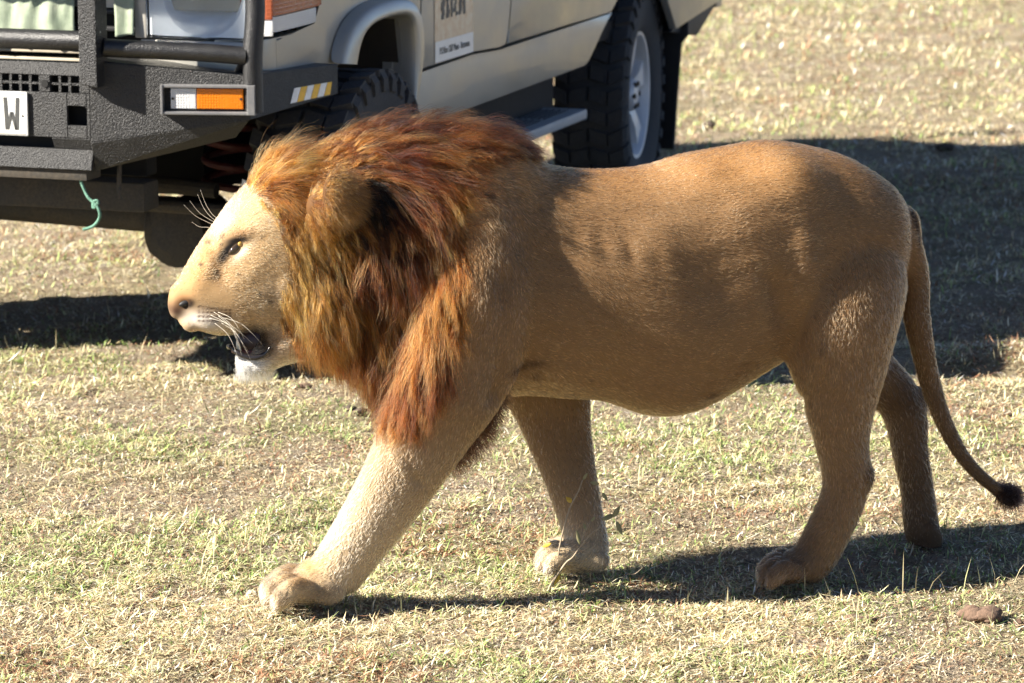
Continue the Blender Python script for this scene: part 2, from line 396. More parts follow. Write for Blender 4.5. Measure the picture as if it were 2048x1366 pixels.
# --- wheel arch flare: a rounded lip swept round the opening, standing proud of the fender
def flare(mb):
    bm = bmcar(); outer = [side(*p, BS) for p in ((656, 126), (664, 85), (678, 48), (700, 20), (730, 2), (765, -8), (800, -10), (826, 20), (832, 80), (824, 150), (808, 212))]
    inn = arch_in
    rows = []
    for o_, i_ in zip(outer, inn):
        o_ = np.array(o_); i_ = np.array(i_); row = []
        for t, db in ((0, .003), (.10, .032), (.22, .042), (.80, .050), (1.0, .046), (1.02, .01), (1.02, -.06)):
            q = o_+(i_-o_)*t; row.append(bm.verts.new(car(q[0], mb(BS+db), q[1])))
        rows.append(row)
    for r0, r1 in zip(rows, rows[1:]):
        for k in range(len(r0)-1): bm.faces.new([r0[k], r0[k+1], r1[k+1], r1[k]])
    o = part('wheel_arch_flare', bm, M['paint'], None, 60)
    sd = o.modifiers.new('sub', 'SUBSURF'); sd.levels = 2; sd.render_levels = 2
both(flare)
# wheel well liners
def liner(mb):
    bm = bmcar()
    az = [(-.45, .80), (-.42, .92), (-.25, 1.06), (.2, 1.08), (.40, .98), (.47, .70), (.47, .45)]
    for (a0, z0), (a1, z1) in zip(az, az[1:]):
        bm.faces.new([bm.verts.new(car(a0, mb(.05), z0)), bm.verts.new(car(a1, mb(.05), z1)), bm.verts.new(car(a1, mb(-.42), z1)), bm.verts.new(car(a0, mb(-.42), z0))])
    bm.faces.new([bm.verts.new(car(a, mb(-.42), z)) for a, z in az])
    part('wheel_well', bm, M['paint_in'], None, smooth=False)
    bm = bmcar(); add_box(bm, .45, .49, mb(-.02)-.03, mb(-.02)+.03, .52, .66, .008); part('mud_guard_bracket', bm, M['black'])
both(liner)

# --- bonnet, cab, canopy: the upper body whose shadow lies across the grass
bm = bmcar()
sec = [(a_front, hood_z-.10), (a_front+.06, hood_z-.02), (-.2, hood_z+.01), (.72, hood_z+.05), (.72, ZT), (a_front, ZT-.05)]
add_extr(bm, [car(a, BS-.03, z) for a, z in sec], CN*(-(2*(BS-.03-CMID))), .02); part('bonnet', bm, M['paint'])
bm = bmcar(); add_box(bm, .70, 4.2, BS-.05, mir(BS-.05), ZT+.02, ZT+.12, .01); part('waist_rail', bm, M['paint'])
bm = bmcar()
add_extr(bm, [car(a, -.02, z) for a, z in ((.74, 1.24), (.78, 1.24), (1.06, 1.74), (1.02, 1.74))], CN*(2*(CMID+.02)), 0); part('windscreen', bm, M['window'])
def pillars(mb):
    for a, a2 in ((.70, 1.02), (1.75, 1.75), (2.9, 2.9), (4.1, 4.1)):
        bm = bmcar(); add_tube(bm, [car(a, mb(.0), 1.2), car(a2, mb(-.03), 1.97)], .03); part('canopy_post', bm, M['bumper'])
both(pillars)
bm = bmcar(); add_box(bm, .92, 4.25, .02, mir(.02), 1.95, 2.03, .02); part('canopy_roof', bm, M['canvas'])
bm = bmcar(); add_box(bm, .35, 4.0, -.36, mir(-.36), .60, .74, .01); part('chassis', bm, M['axle'])
bm = bmcar(); add_box(bm, .55, 4.05, .0, mir(.0), .66, .72, .0); part('floor_pan', bm, M['paint_in'])
bm = bmcar(); add_box(bm, 4.02, 4.10, BS, mir(BS), .66, ZT+.12, .01); part('tailgate', bm, M['paint'])
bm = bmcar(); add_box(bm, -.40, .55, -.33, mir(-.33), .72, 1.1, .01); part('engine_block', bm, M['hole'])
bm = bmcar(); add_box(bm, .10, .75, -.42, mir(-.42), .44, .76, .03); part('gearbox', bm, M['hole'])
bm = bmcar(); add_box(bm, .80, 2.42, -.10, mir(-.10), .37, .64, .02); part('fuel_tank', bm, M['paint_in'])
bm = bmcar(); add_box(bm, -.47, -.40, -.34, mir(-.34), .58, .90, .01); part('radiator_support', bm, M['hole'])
# rear bumper corner
rb = [side(*p, BS) for p in ((1345, 62), (1400, 69), (1440, 2), (1425, -8))]
def rearb(mb):
    bm = bmcar(); add_extr(bm, [car(a, mb(BS-.01), z-.004) for a, z in rb], CN*(-.25 if mb(0) > CMID else .25), .006); part('rear_bumper_end', bm, M['black'])
both(rearb)

# --- wheels
def wheel(a, b, steer=0., spare=False):
    R0 = .42; W2 = .128; ctr = car(a, b, R0)
    ax = CN*math.cos(steer)+CR*math.sin(steer); fwv = CR*math.cos(steer)-CN*math.sin(steer)
    outward = 1 if b > CMID else -1
    root = bpy.data.objects.new('wheel', None); COL.objects.link(root); root.parent = CARO; root.matrix_parent_inverse = Matrix.Translation(-CARO.location)
    def ring(bm, prof, n, twist=0.):
        rows = []
        for k in range(n):
            t = 2*math.pi*k/n; d = fwv*math.cos(t)+CZ*math.sin(t)
            rows.append([bm.verts.new(ctr+ax*outward*w_+d*r_) for r_, w_ in prof])
        for k in range(n):
            r0, r1 = rows[k], rows[(k+1) % n]
            for j in range(len(prof)-1): bm.faces.new([r0[j], r1[j], r1[j+1], r0[j+1]])
    bm = bmcar()
    prof = [(.225, -.10), (.27, -.125), (.34, -.134), (.385, -.128), (.400, -.112), (.402, -.04), (.402, .04), (.400, .112), (.385, .128), (.34, .134), (.30, .131), (.262, .124), (.236, .112), (.225, .10)]
    ring(bm, prof, 72)
    ty = part('tyre', bm, M['rubber'], root, 50); ty = root
    # tread blocks: chevron lugs round the crown, shoulder lugs down the side
    bm = bmcar(); nl = 34
    for k in range(nl):
        t0 = 2*math.pi*k/nl
        for row, (w0, w1, dt0, dt1, hh) in enumerate(((-.128, -.075, .0, .5, .018), (-.068, -.006, .45, .05, .016), (.006, .068, .05, .45, .016), (.075, .128, .5, .0, .018))):
            def pt(w_, s, e, r_):
                f_ = (w_-w0)/(w1-w0); tt = t0+2*math.pi/nl*(dt0+(dt1-dt0)*f_)*.6+2*math.pi/nl*(s*(.62 if e else .62))
                return ctr+ax*w_+(fwv*math.cos(tt)+CZ*math.sin(tt))*r_
            v = [bm.verts.new(pt(w_, s, 0, r_)) for r_ in (.396, .396+hh+.004) for w_, s in ((w0, 0), (w1, 0), (w1, 1), (w0, 1))]
            for f_ in ((4, 5, 6, 7), (0, 1, 5, 4), (1, 2, 6, 5), (2, 3, 7, 6), (3, 0, 4, 7)): bm.faces.new([v[i] for i in f_])
        for s_ in (-1, 1):
            v = []
            for w_, r_ in ((.127, .412), (.139, .392), (.139, .358), (.128, .350)):
                for q in (0, .5):
                    tt = t0+2*math.pi/nl*q; v.append(bm.verts.new(ctr+ax*s_*w_+(fwv*math.cos(tt)+CZ*math.sin(tt))*r_))
            for j in range(3): bm.faces.new([v[2*j], v[2*j+1], v[2*j+3], v[2*j+2]])
            bm.faces.new([v[0], v[2], v[4], v[6]]); bm.faces.new([v[1], v[7], v[5], v[3]])
    tr = from_bm('tread_lugs', bm, M['rubber'], ty); tag(tr, kind='stuff')
    # rim
    bm = bmcar()
    ring(bm, [(.235, -.10), (.20, -.10), (.195, .02), (.205, .085), (.222, .108), (.236, .110), (.238, .100)], 64)
    rim = part('rim', bm, M['alloy'], ty, 40)
    for k in range(5):                                   # five broad spokes
        bm = bmcar()
        t = 2*math.pi*k/5+.31; e1 = fwv*math.cos(t)+CZ*math.sin(t); e2 = -fwv*math.sin(t)+CZ*math.cos(t)
        prof_ = [(.035, .030, .062), (.08, .030, .078), (.14, .034, .088), (.205, .056, .092)]
        rows = []
        for r_, hw, w_ in prof_:
            rows.append([bm.verts.new(ctr+e1*r_+e2*s_*hw*(1 if j == 0 else .86)+ax*outward*(w_-(.03 if j == 0 else 0))) for s_, j in ((-1, 0), (-1, 1), (1, 1), (1, 0))])
        for r0, r1 in zip(rows, rows[1:]):
            for j in range(4): bm.faces.new([r0[j], r0[(j+1) % 4], r1[(j+1) % 4], r1[j]])
        bm.faces.new(rows[0]); bm.faces.new(rows[-1][::-1])
        part('spoke', bm, M['alloy'], ty, 40)
    bm = bmcar(); add_tube(bm, [ctr+ax*outward*.0, ctr+ax*outward*.085, ctr+ax*outward*.10, ctr+ax*outward*.105], [.062, .062, .05, .02], 24); part('hub', bm, M['alloy'], ty, 40)
    for k in range(6):
        bm = bmcar(); t = 2*math.pi*k/6; d = fwv*math.cos(t)+CZ*math.sin(t); add_tube(bm, [ctr+d*.045+ax*outward*.06, ctr+d*.045+ax*outward*.108], .010, 6); part('wheel_nut', bm, M['black'], ty)
    bm = bmcar(); add_tube(bm, [ctr+ax*outward*-.06, ctr+ax*outward*.01], .17, 32); part('brake_drum', bm, M['hole'], ty, 40)
wheel(.03, .02, .0); wheel(WB+.03, -.095, .10); wheel(.03, mir(.02), .0); wheel(WB+.03, mir(-.095), .10)

# --- mud flaps behind the rear wheels
def flap(mb):
    bm = bmcar()
    z0 = .16; pts = [(-.24, 1.05), (.055, 1.05), (.055, .95), (.078, .86), (.078, .60), (.045, .57), (.025, z0), (-.24, z0)]
    add_extr(bm, [car(WB+.49, mb(b), z) for b, z in pts], CR*.02, .004); part('mud_flap', bm, M['black'])
both(flap)

# --- running board with grooves
so_ = [G(1185, 218, .46), G(1051, 262, .46)]
ab = [toab(p) for p in so_]; b_out = float(np.mean([p[1] for p in ab])); a_r = ab[0][0]; a_l = .72
def step(mb):
    bm = bmcar(); add_box(bm, a_l, a_r, mb(b_out), mb(b_out-.27), .425, .46, .008); st = part('running_board', bm, M['grey_step'])
    bm = bmcar(); n = 8
    for k in range(n):
        b = b_out-.05-.022*k
        a = a_l+.05
        while a < a_r-.16:
            add_box(bm, a, min(a+.26, a_r-.05), mb(b), mb(b-.0055), .4605, .4635); a += .30
    tag(part('tread_groove', bm, M['rubber'], st, smooth=False), kind='stuff')
    for a in (a_l+.2, a_r-.25):
        bm = bmcar(); add_box(bm, a, a+.05, mb(b_out-.26), mb(-.36), .43, .60, .004); part('step_bracket', bm, M['black'], st)
both(step)

# --- sticker on the door
bS = BS+.002
sk = [side(*p, bS) for p in ((887, 0), (957, 0), (945, 103), (870, 127))]
a0s, a1s = sk[3][0], sk[2][0]+.004; zb = np.mean([sk[2][1], sk[3][1]]); 
def sticker_mat():
    x = N('sticker_photo'); x.set(Roughness=.35)
    n = x.noise(40, 5, .6); x.l(x.ramp(n, [(.35, (.60, .42, .26)), (.6, (.70, .58, .42)), (.8, (.62, .64, .60))]), x.b.inputs['Base Color']); return x.m
def quadp(name, a0, a1, z0, z1, b, mat, parent):
    bm = bmcar(); add_extr(bm, [car(a, b, z) for a, z in ((a0, z0), (a1, z0), (a1, z1), (a0, z1))], -CN*.0012); return from_bm(name, bm, mat, parent)
stk = quadp('door_sticker', a0s, a1s, zb, zb+.36, bS, sticker_mat(), od)
tag(stk, 'photo sticker with white address strip'); quadp('address_strip', a0s, a1s, zb, zb+.062, bS+.0015, M['white'], od)
bm = bmcar(); rr = random.Random(3)
for k in range(6):                                       # row of tall weathered dark letters in the picture
    aa = a0s+.06+k*(a1s-a0s-.11)/6; wdt = (a1s-a0s)/6*.55
    for j in range(9):
        z_ = zb+.125+j*.013; x0 = aa+rr.uniform(-.006, .008); x1 = x0+wdt*rr.uniform(.35, 1.)
        add_extr(bm, [car(a, bS+.0015, z) for a, z in ((x0, z_), (x1, z_+rr.uniform(-.003, .003)), (x1, z_+.0135), (x0, z_+.0135))], -CN*.0008)
from_bm('sticker_lettering', bm, M['letter'], od)
tc = bpy.data.curves.new('address_text', 'FONT'); tc.body = 'P.O.Box 1287 Maun - Botswana'; tc.size = .030; tc.extrude = .0003; tc.align_x = 'CENTER'
tmo = bpy.data.objects.new('tmp', tc); COL.objects.link(tmo); bpy.context.view_layer.update()
tme = bpy.data.meshes.new_from_object(tmo.evaluated_get(bpy.context.evaluated_depsgraph_get())); bpy.data.objects.remove(tmo)
co = np.zeros(len(tme.vertices)*3); tme.vertices.foreach_get('co', co); co = co.reshape(-1, 3)
wd = np.ptp(co[:, 0]); scl = (a1s-a0s)*.78/wd
new = np.array([car((a0s+a1s)/2+p[0]*scl, bS+.0026+p[2], zb+.022+p[1]*1.0) for p in co]); tme.vertices.foreach_set('co', new.ravel()); tme.update()
link('address_text', tme, M['letter'], od)

# --- front face: lamps, grille, trim
AF = a_front-.01
hl = [front(*p, AF) for p in ((300, 76), (515, 76), (640, 70))]
zl = np.mean([hl[0][1], hl[1][1]]); b0, b1 = hl[0][0], hl[1][0]; bE = BS-.005
zhl = zl+.238
def lamps(mb):
    bm = bmcar(); add_box(bm, AF+.065, AF+.10, mb(b0), mb(bE-.03), zl, zhl, .004); hb = part('headlamp', bm, M['hole'])
    # round reflector bowl in a flat housing
    bm = bmcar(); c = ((b0+b1)/2+.005, zl+.118); rows = []
    for r_, d in ((.018, .060), (.045, .052), (.08, .034), (.105, .012), (.112, .0), (.116, -.002)):
        rows.append([bm.verts.new(car(AF-.006+d, mb(c[0]+r_*math.cos(t)), c[1]+r_*math.sin(t))) for t in np.linspace(0, 2*math.pi, 40, endpoint=False)])
    for r0, r1 in zip(rows, rows[1:]):
        for k in range(40): bm.faces.new([r0[k], r0[(k+1) % 40], r1[(k+1) % 40], r1[k]])
    # flat housing around the bowl
    P4 = [(b0+.004, zl+.004), (b1-.004, zl+.004), (b1-.004, zhl-.004), (b0+.004, zhl-.004)]
    part('reflector', bm, M['chrome'], hb, 60)
    bm = bmcar(); n = 40
    inner = [bm.verts.new(car(AF-.008, mb(c[0]+.116*math.cos(t)), c[1]+.116*math.sin(t))) for t in np.linspace(0, 2*math.pi, n, endpoint=False)]
    outer = []
    for t in np.linspace(0, 2*math.pi, n, endpoint=False):
        dx, dz = math.cos(t), math.sin(t); s_ = min(((P4[1][0]-c[0]) if dx > 0 else (c[0]-P4[0][0]))/max(abs(dx), 1e-6), ((P4[2][1]-c[1]) if dz > 0 else (c[1]-P4[0][1]))/max(abs(dz), 1e-6))
        outer.append(bm.verts.new(car(AF-.008, mb(c[0]+dx*max(s_, .1165)), c[1]+dz*max(s_, .1165))))
    for k in range(n): bm.faces.new([inner[k], inner[(k+1) % n], outer[(k+1) % n], outer[k]])
    part('lamp_housing', bm, M['chrome'], hb, smooth=False)
    bm = bmcar(); add_tube(bm, [car(AF+.04, mb(c[0]), c[1]), car(AF-.004, mb(c[0]), c[1])], .016, 16); part('bulb_cap', bm, M['chrome'], hb)
    bm = bmcar(); add_box(bm, AF-.022, AF-.014, mb(b0), mb(b1), zl, zhl, .003); part('lamp_glass', bm, M['glass'], hb)
    # wrap-round corner lamp: amber above, clear below
    def wrap(z0, z1, name, mat, grow, back_=0.):
        bm = bmcar(); plan = [(b1+.004, AF-.012-grow), (b1+.05, AF-.010-grow), (bE-.045, AF+.004-grow*.7), (bE-.012, AF+.035), (bE+.004+grow*.5, AF+.10), (bE+.006+grow*.5, (_ae+AF+.10)/2-back_*.5), (bE+.005, _ae-back_)]
        plan = smooth_path([(b, a, 0) for b, a in plan], 4); back = [(b-.02, a+.012) for b, a, _ in plan]
        loop = [(p[0], p[1]) for p in plan]+back[::-1]
        add_extr(bm, [car(a, mb(b), z0) for b, a in loop], CZ*(z1-z0), .002); part(name, bm, mat, hb)
    wrap(zl+.055, zhl, 'indicator_lens', M['corner_amber'], .006); wrap(zl+.012, zl+.052, 'side_lamp_lens', M['clear'], .004, .04)
    # trims
    bm = bmcar(); add_box(bm, AF-.016, AF+.02, mb(b0-.036), mb(b0-.003), zl-.004, zhl+.02, .004); part('grille_frame', bm, M['silver'])
    bm = bmcar(); add_box(bm, AF-.004, AF+.05, mb(b0-.03), mb(bE-.02), zl-.16, zl-.006, .012); part('valance', bm, M['cream'] if False else M['paint'])
both(lamps)
# fender corner below the lamp (rounded)
def corner(mb):
    bm = bmcar(); plan = [(bE-.13, AF+.0), (bE-.07, AF+.006), (bE-.02, AF+.035), (BS-.002, AF+.10), (BS-.001, AF+.3)]
    plan = smooth_path([(b, a, 0) for b, a in plan], 4); loop = [(p[0], p[1]) for p in plan]+[(bE-.13, AF+.3)]
    z1 = side(640, 128, BS)[1]
    add_extr(bm, [car(a, mb(b), z1) for b, a in loop], CZ*(zl-.004-z1), .004); part('fender_corner', bm, M['paint'])
    bm = bmcar(); add_extr(bm, [car(a+.006, mb(b), zhl+.004) for b, a in loop], CZ*.06, .01); part('fender_corner_top', bm, M['paint'])
both(corner)
# radiator grille slats behind the cloth
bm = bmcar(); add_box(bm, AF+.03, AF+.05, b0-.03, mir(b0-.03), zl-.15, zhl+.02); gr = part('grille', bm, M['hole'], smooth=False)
for k in range(5):
    bm = bmcar(); add_box(bm, AF-.004, AF+.02, b0-.04, mir(b0-.04), zl+.01+k*.045, zl+.022+k*.045, .003); part('grille_slat', bm, M['black'], gr)
zt_ = front(80, 96, AF)[1]
for k, dz in enumerate((0., -.028)):
    bm = bmcar(); add_box(bm, AF-.03+.01*k, AF+.02, b0-.16, mir(b0-.16), zt_+dz-.008, zt_+dz+.006, .003); part('lower_grille_trim', bm, M['cream'], gr)

# --- steel bull bar bumper.  plan corners of its folded plate (b, a)
bF = front(180, 230, -.80)[0]; AB = -.80
PC = [(bF, AB), (.06, -.70), (.125, -.235)]
def wing(x, y, k=0):                                    # photo point on a wing plate -> fraction along, z
    P0 = car(PC[k][1], PC[k][0], 0); P1 = car(PC[k+1][1], PC[k+1][0], 0); d = P1-P0; n = np.array([d[1], -d[0], 0]); h_ = hit(x, y, P0, n); return ((h_-P0)@d/(d@d), h_[2])
zc = {}
for nm, p in dict(top=(90, 122), g0=(90, 150), g1=(90, 184), crease=(150, 277), slot=(150, 300), bot=(150, 340)).items(): zc[nm] = front(*p, AB)[1]
wt = [wing(190, 122), wing(560, 152)]; wb_ = [wing(182, 285), wing(500, 240)]; wl = [wing(182, 346), wing(450, 292)]
zt0, zt1 = wt[0][1], wt[1][1]; 
def lin(A_, f): return A_[0][1]+(A_[1][1]-A_[0][1])*(f-A_[0][0])/(A_[1][0]-A_[0][0])
zb0, zb1 = lin(wb_, 0), lin(wb_, 1); zl0, zl1 = lin(wl, 0), lin(wl, 1)
zTop = zc['top']; print('bumper z', zc, zt0, zt1, zb0, zb1, zl0, zl1, 'bF', bF)
# centre plate built as horizontal bands so the grid and the slot are real openings
def band(name, z0, z1, a_off0=0., a_off1=0., bl=None, br=None, mat='bumper', thick=.012, parent=None):
    bl = mir(bF) if bl is None else bl; br = bF if br is None else br
    bm = bmcar(); add_extr(bm, [car(AB+a_off0, bl, z0), car(AB+a_off0, br, z0), car(AB+a_off1, br, z1), car(AB+a_off1, bl, z1)], CR*thick, .0015, 1); return part(name, bm, M[mat], parent, smooth=False)

bumper = band('bumper_top_plate', zc['g0'], zTop, 0, .014)
hx0, hz1 = front(134, 212, AB); hx1, hz0 = front(174, 252, AB)
gx1 = front(158, 165, AB)[0]
mainp = [('bumper_face', zc['crease'], zc['g1'], mir(bF), hx0), ('bumper_face', zc['crease'], hz0, hx0+.0005, hx1), ('bumper_face', hz1, zc['g1'], hx0+.0005, hx1), ('bumper_face', zc['crease'], zc['g1'], hx1+.0005, bF)]
for nm, z0, z1, bl, br in mainp: band(nm, z0+.0005, z1-.0005, 0, 0, bl, br)
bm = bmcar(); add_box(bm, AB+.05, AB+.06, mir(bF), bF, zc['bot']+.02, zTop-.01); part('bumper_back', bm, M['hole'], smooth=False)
# air intake grid: bars of a pressed lattice
zg0, zg1 = zc['g1'], zc['g0']; zm = (zg0+zg1)/2
band('intake_end', zg0+.001, zg1-.001, 0, 0, gx1, bF)
pitch = .0285; k = 0; b = gx1-pitch; cb = front(90, 165, AB)[0]
band('intake_hub', zg0+.001, zg1-.001, 0, 0, cb-.014, cb+.014)
bm = bmcar(); cz_ = (zg0+zg1)/2; add_tube(bm, [car(AB-.003, cb, cz_), car(AB+.006, cb, cz_)], .010, 20); part('intake_bolt_hole', bm, M['hole'])
while b > mir(gx1):
    if abs(b-cb) > .012:
        bm = bmcar(); add_box(bm, AB+.003, AB+.02, b-.0035, b+.0035, zg0+.0005, zg1-.0005); part('intake_bar', bm, M['bumper'], bumper, smooth=False)
    b -= pitch
for bl, br in ((mir(gx1), cb-.0145), (cb+.0145, gx1-.0005)):
    bm = bmcar(); add_box(bm, AB+.004, AB+.02, bl, br, zm-.003, zm+.003); part('intake_bar', bm, M['bumper'], bumper, smooth=False)
# folded lower lip with the winch slot
sx = front(104, 292, AB)[0]
band('bumper_slot_plate', zc['slot'], zc['crease']-.0005, .016, 0, sx, bF)
band('bumper_slot_plate', zc['slot'], zc['crease']-.0005, .016, 0, mir(bF), mir(sx))
band('bumper_lip', zc['bot'], zc['slot']-.0005, .0, .016)
bm = bmcar(); add_box(bm, AB+.012, AB+.10, mir(bF)+.02, bF-.02, zc['bot']-.03, zc['bot']+.002, .004); part('bumper_under_tray', bm, M['axle'])
# wings: main face, chamfer, tip, top shelf
def wings(mb):
    def q(name, P, mat='bumper', th=.010):
        bm = bmcar(); v = np.array([car(p[1], mb(p[0]), p[2]) for p in P]); n_ = np.cross(v[1]-v[0], v[2]-v[0]); n_ /= np.linalg.norm(n_)
        ctr = car(0, CMID, v[0][2]); 
        if n_@(ctr-v[0]) < 0: n_ = -n_
        add_extr(bm, list(v), n_*th, .0015, 1); return part(name, bm, M[mat], None, smooth=False)
    p0, p1, p2 = PC; e = .001
    q('bumper_wing', [(p0[0]+e, p0[1], zb0), (p1[0], p1[1], zb1), (p1[0], p1[1], zt1), (p0[0]+e, p0[1], zt0)])
    ztip0, ztip1 = zt1, wing(664, 132, 1)[1]; zbt = wing(655, 192, 1)[1]
    q('bumper_tip', [(p1[0]+e, p1[1]+e, zb1), (p2[0], p2[1], zbt), (p2[0], p2[1], ztip1), (p1[0]+e, p1[1]+e, ztip0)])
    q('bumper_wing_chamfer', [(p0[0]+e-.004, p0[1]+.03, zl0), (p1[0]-.06, p1[1]+.05, zl1), (p1[0], p1[1], zb1-e), (p0[0]+e, p0[1], zb0-e)])
    q('bumper_shelf', [(p0[0]+e, p0[1]+.004, zt0+.002), (p1[0], p1[1]+.004, zt1+.002), (p1[0]-.12, p1[1]+.12, zt1+.002), (p0[0]+e, p0[1]+.15, zt0+.002)], th=-.006)
    q('bumper_shelf_tip', [(p1[0]+e, p1[1]+.006, zt1+.003), (p2[0], p2[1], ztip1+.003), (p2[0]-.10, p2[1]+.0, ztip1+.003), (p1[0]-.115, p1[1]+.121, zt1+.003)], th=-.006)
    # reflective tape, alternate slanted stripes
    P1 = car(p1[1], mb(p1[0]), 0); P2 = car(p2[1], mb(p2[0]), 0); dv = P2-P1; nn = np.cross(dv, CZ); nn /= np.linalg.norm(nn)
    if nn@(car(p1[1], CMID, 0)-P1) > 0: nn = -nn
    f0, za = wing(580, 207, 1); f1, zb_ = wing(660, 165+24, 1); ztp0 = wing(580, 178, 1)[1]; ztp1 = wing(660, 164, 1)[1]
    n_ = 6
    for k in range(n_):
        s0, s1 = k/n_, (k+1)/n_-.01; sl = .10
        def tp(s_, top): f_ = f0+(f1-f0)*min(max(s_+(sl if top else 0), 0), 1.04); zz = (ztp0+(ztp1-ztp0)*s_) if top else (za+(zb_-za)*s_); return P1+dv*f_+CZ*zz+nn*.0018
        bm = bmcar(); add_extr(bm, [tp(s0, 0), tp(s1, 0), tp(s1, 1), tp(s0, 1)], -nn*.001); o = part('reflective_stripe', bm, M['tape_w'] if k % 2 == 0 else M['tape_y'], None, smooth=False)
both(wings)
# indicator set in the near wing, in a raised bezel
Pw0 = car(PC[0][1], PC[0][0], 0); Pw1 = car(PC[1][1], PC[1][0], 0); dw = (Pw1-Pw0); Lw = np.linalg.norm(dw); dw = dw/Lw; nw = np.array([dw[1], -dw[0], 0])
if nw@CR > 0: nw = -nw
def wpt(f_, z, d): return Pw0+dw*f_*Lw+CZ*z+nw*d
i0 = wing(324, 196); i1 = wing(513, 204); zi1 = wing(420, 168)[1]; zi0 = wing(420, 228)[1]
l0 = wing(343, 195)[0]; lm = wing(395, 195)[0]; l1 = wing(488, 198)[0]; zl_1 = wing(420, 176)[1]; zl_0 = wing(420, 217)[1]
def wbox(name, f0, f1, z0, z1, d0, d1, mat, parent=None, bev=.002):
    bm = bmcar(); add_extr(bm, [wpt(f0, z0, d0), wpt(f1, z0, d0), wpt(f1, z1, d0), wpt(f0, z1, d0)], nw*(d1-d0), bev, 2); return part(name, bm, mat, parent, smooth=False)
ind = wbox('indicator', i0[0], i1[0], zi0, zi1, .0012, .003, M['bumper'])
fb = .007/Lw
bm = bmcar()
for P in ([i0[0], i0[0]+fb, zi0, zi1], [i1[0]-fb*3.0, i1[0], zi0, zi1]):
    add_extr(bm, [wpt(P[0], P[2], .002), wpt(P[1], P[2], .002), wpt(P[1], P[3], .002), wpt(P[0], P[3], .002)], nw*.024, .002, 2)
for z0, z1 in ((zi0, zi0+.008), (zi1-.008, zi1)):
    add_extr(bm, [wpt(i0[0]+fb*.6, z0, .002), wpt(i1[0]-fb*.6, z0, .002), wpt(i1[0]-fb*.6, z1, .002), wpt(i0[0]+fb*.6, z1, .002)], nw*.022, .002, 2)
part('indicator_bezel', bm, M['bezel'], ind, smooth=False)
wbox('clear_lens', l0, lm-.001, zl_0, zl_1, .003, .014, M['clear'], ind, .003); wbox('amber_lens', lm+.001, l1, zl_0, zl_1, .003, .014, M['amber'], ind, .003)
for f_ in (l0+.014, l1-.014): 
    bm = bmcar(); zz = (zl_0+zl_1)/2; add_tube(bm, [wpt(f_, zz, .012), wpt(f_, zz, .0155)], .0035, 10); part('lens_screw', bm, M['black'], ind)
# tubes of the bull bar
tb0 = front(60, 78, AB-.0)[1]; tbw = [wing(250, 97), wing(560, 113)]
def bars(mb):
    bp = front(176, 60, AB-.03)[0]
    bm = bmcar(); add_extr(bm, [car(AB-.035, mb(b), z) for b, z in ((bp-.026, zTop-.055), (bp+.024, zTop-.06), (bp+.024, 1.30), (bp-.026, 1.30))], CR*.07, .004); part('bull_bar_post', bm, M['bumper'], None, smooth=False)
    z_a, z_b = tbw[0][1], tbw[1][1]
    path = smooth_path([car(AB+.005, mb(bp+.02), z_a+.004), car(AB+.02, mb(bF+.06), z_a), car((PC[1][1]*.7+AB*.3), mb(PC[1][0]*.7+bF*.3), (z_a+z_b)/2), car(PC[1][1]+.0, mb(PC[1][0]-.005), z_b)], 5)
    bm = bmcar(); add_tube(bm, path, .024, 16); part('bull_bar_tube', bm, M['tubebar'])
    path = smooth_path([car(PC[1][1]+.01, mb(PC[1][0]+.008), zb1+.02), car(PC[1][1]+.008, mb(PC[1][0]+.008), zt1+.05), car(PC[1][1]+.02, mb(PC[1][0]+.012), 1.10), car(PC[1][1]+.03, mb(PC[1][0]-.02), 1.30)], 5)
    bm = bmcar(); add_tube(bm, path, .026, 16); part('bull_bar_upright', bm, M['tubebar'])
    bm = bmcar(); add_tube(bm, [car(PC[1][1]+.06, mb(PC[1][0]-.05), zt1+.0), car(PC[1][1]+.005, mb(PC[1][0]+.0), zt1+.055)], .016, 12); part('bull_bar_gusset', bm, M['tubebar'])
    bm = bmcar(); add_tube(bm, [car(AB+.0, mb(bp), 1.28), car(PC[1][1]+.03, mb(PC[1][0]-.02), 1.29)], .024, 14); part('bull_bar_tube', bm, M['tubebar'])
both(bars)
bpp = front(176, 60, AB-.03)[0]-.02
bm = bmcar(); add_tube(bm, [car(AB-.005, mir(bpp), tb0), car(AB-.005, bpp, tb0)], .027, 16); part('bull_bar_tube', bm, M['tubebar'])
bm = bmcar(); add_tube(bm, [car(AB-.005, mir(bpp), 1.28), car(AB-.005, bpp, 1.28)], .027, 16); part('bull_bar_tube', bm, M['tubebar'])
# number plate: embossed white enamel, the letter W at its end
pb1, pz0 = front(57, 272, AB-.006); pz1 = front(57, 184, AB-.006)[1]; pb0 = 2*CMID-pb1
bm = bmcar(); add_box(bm, AB-.010, AB-.002, pb0, pb1, pz0, pz1, .0035); npl = part('number_plate', bm, M['white'])
bm = bmcar(); e_ = .007
for P in ((pb0+e_, pb1-e_, pz0+.004, pz0+.007), (pb0+e_, pb1-e_, pz1-.007, pz1-.004)): add_box(bm, AB-.0115, AB-.009, *P)
part('plate_rim', bm, M['silver'], npl, smooth=False)
wb0, wz1 = front(6, 194, AB-.011); wb1, wz0 = front(40, 260, AB-.011)
def stroke(bm, p, q, t):
    add_extr(bm, [car(AB-.0112, b, z) for b, z in ((p[0]-t, p[1]), (p[0]+t, p[1]), (q[0]+t, q[1]), (q[0]-t, q[1]))], CR*.002)
bm = bmcar(); W_ = wb1-wb0; t_ = W_*.115; mb_ = (wb0+wb1)/2; zm_ = wz0+(wz1-wz0)*.55
stroke(bm, (wb0+t_, wz1), (wb0+W_*.20, wz0), t_); part('letter_stroke', bm, M['letter'], npl, smooth=False)
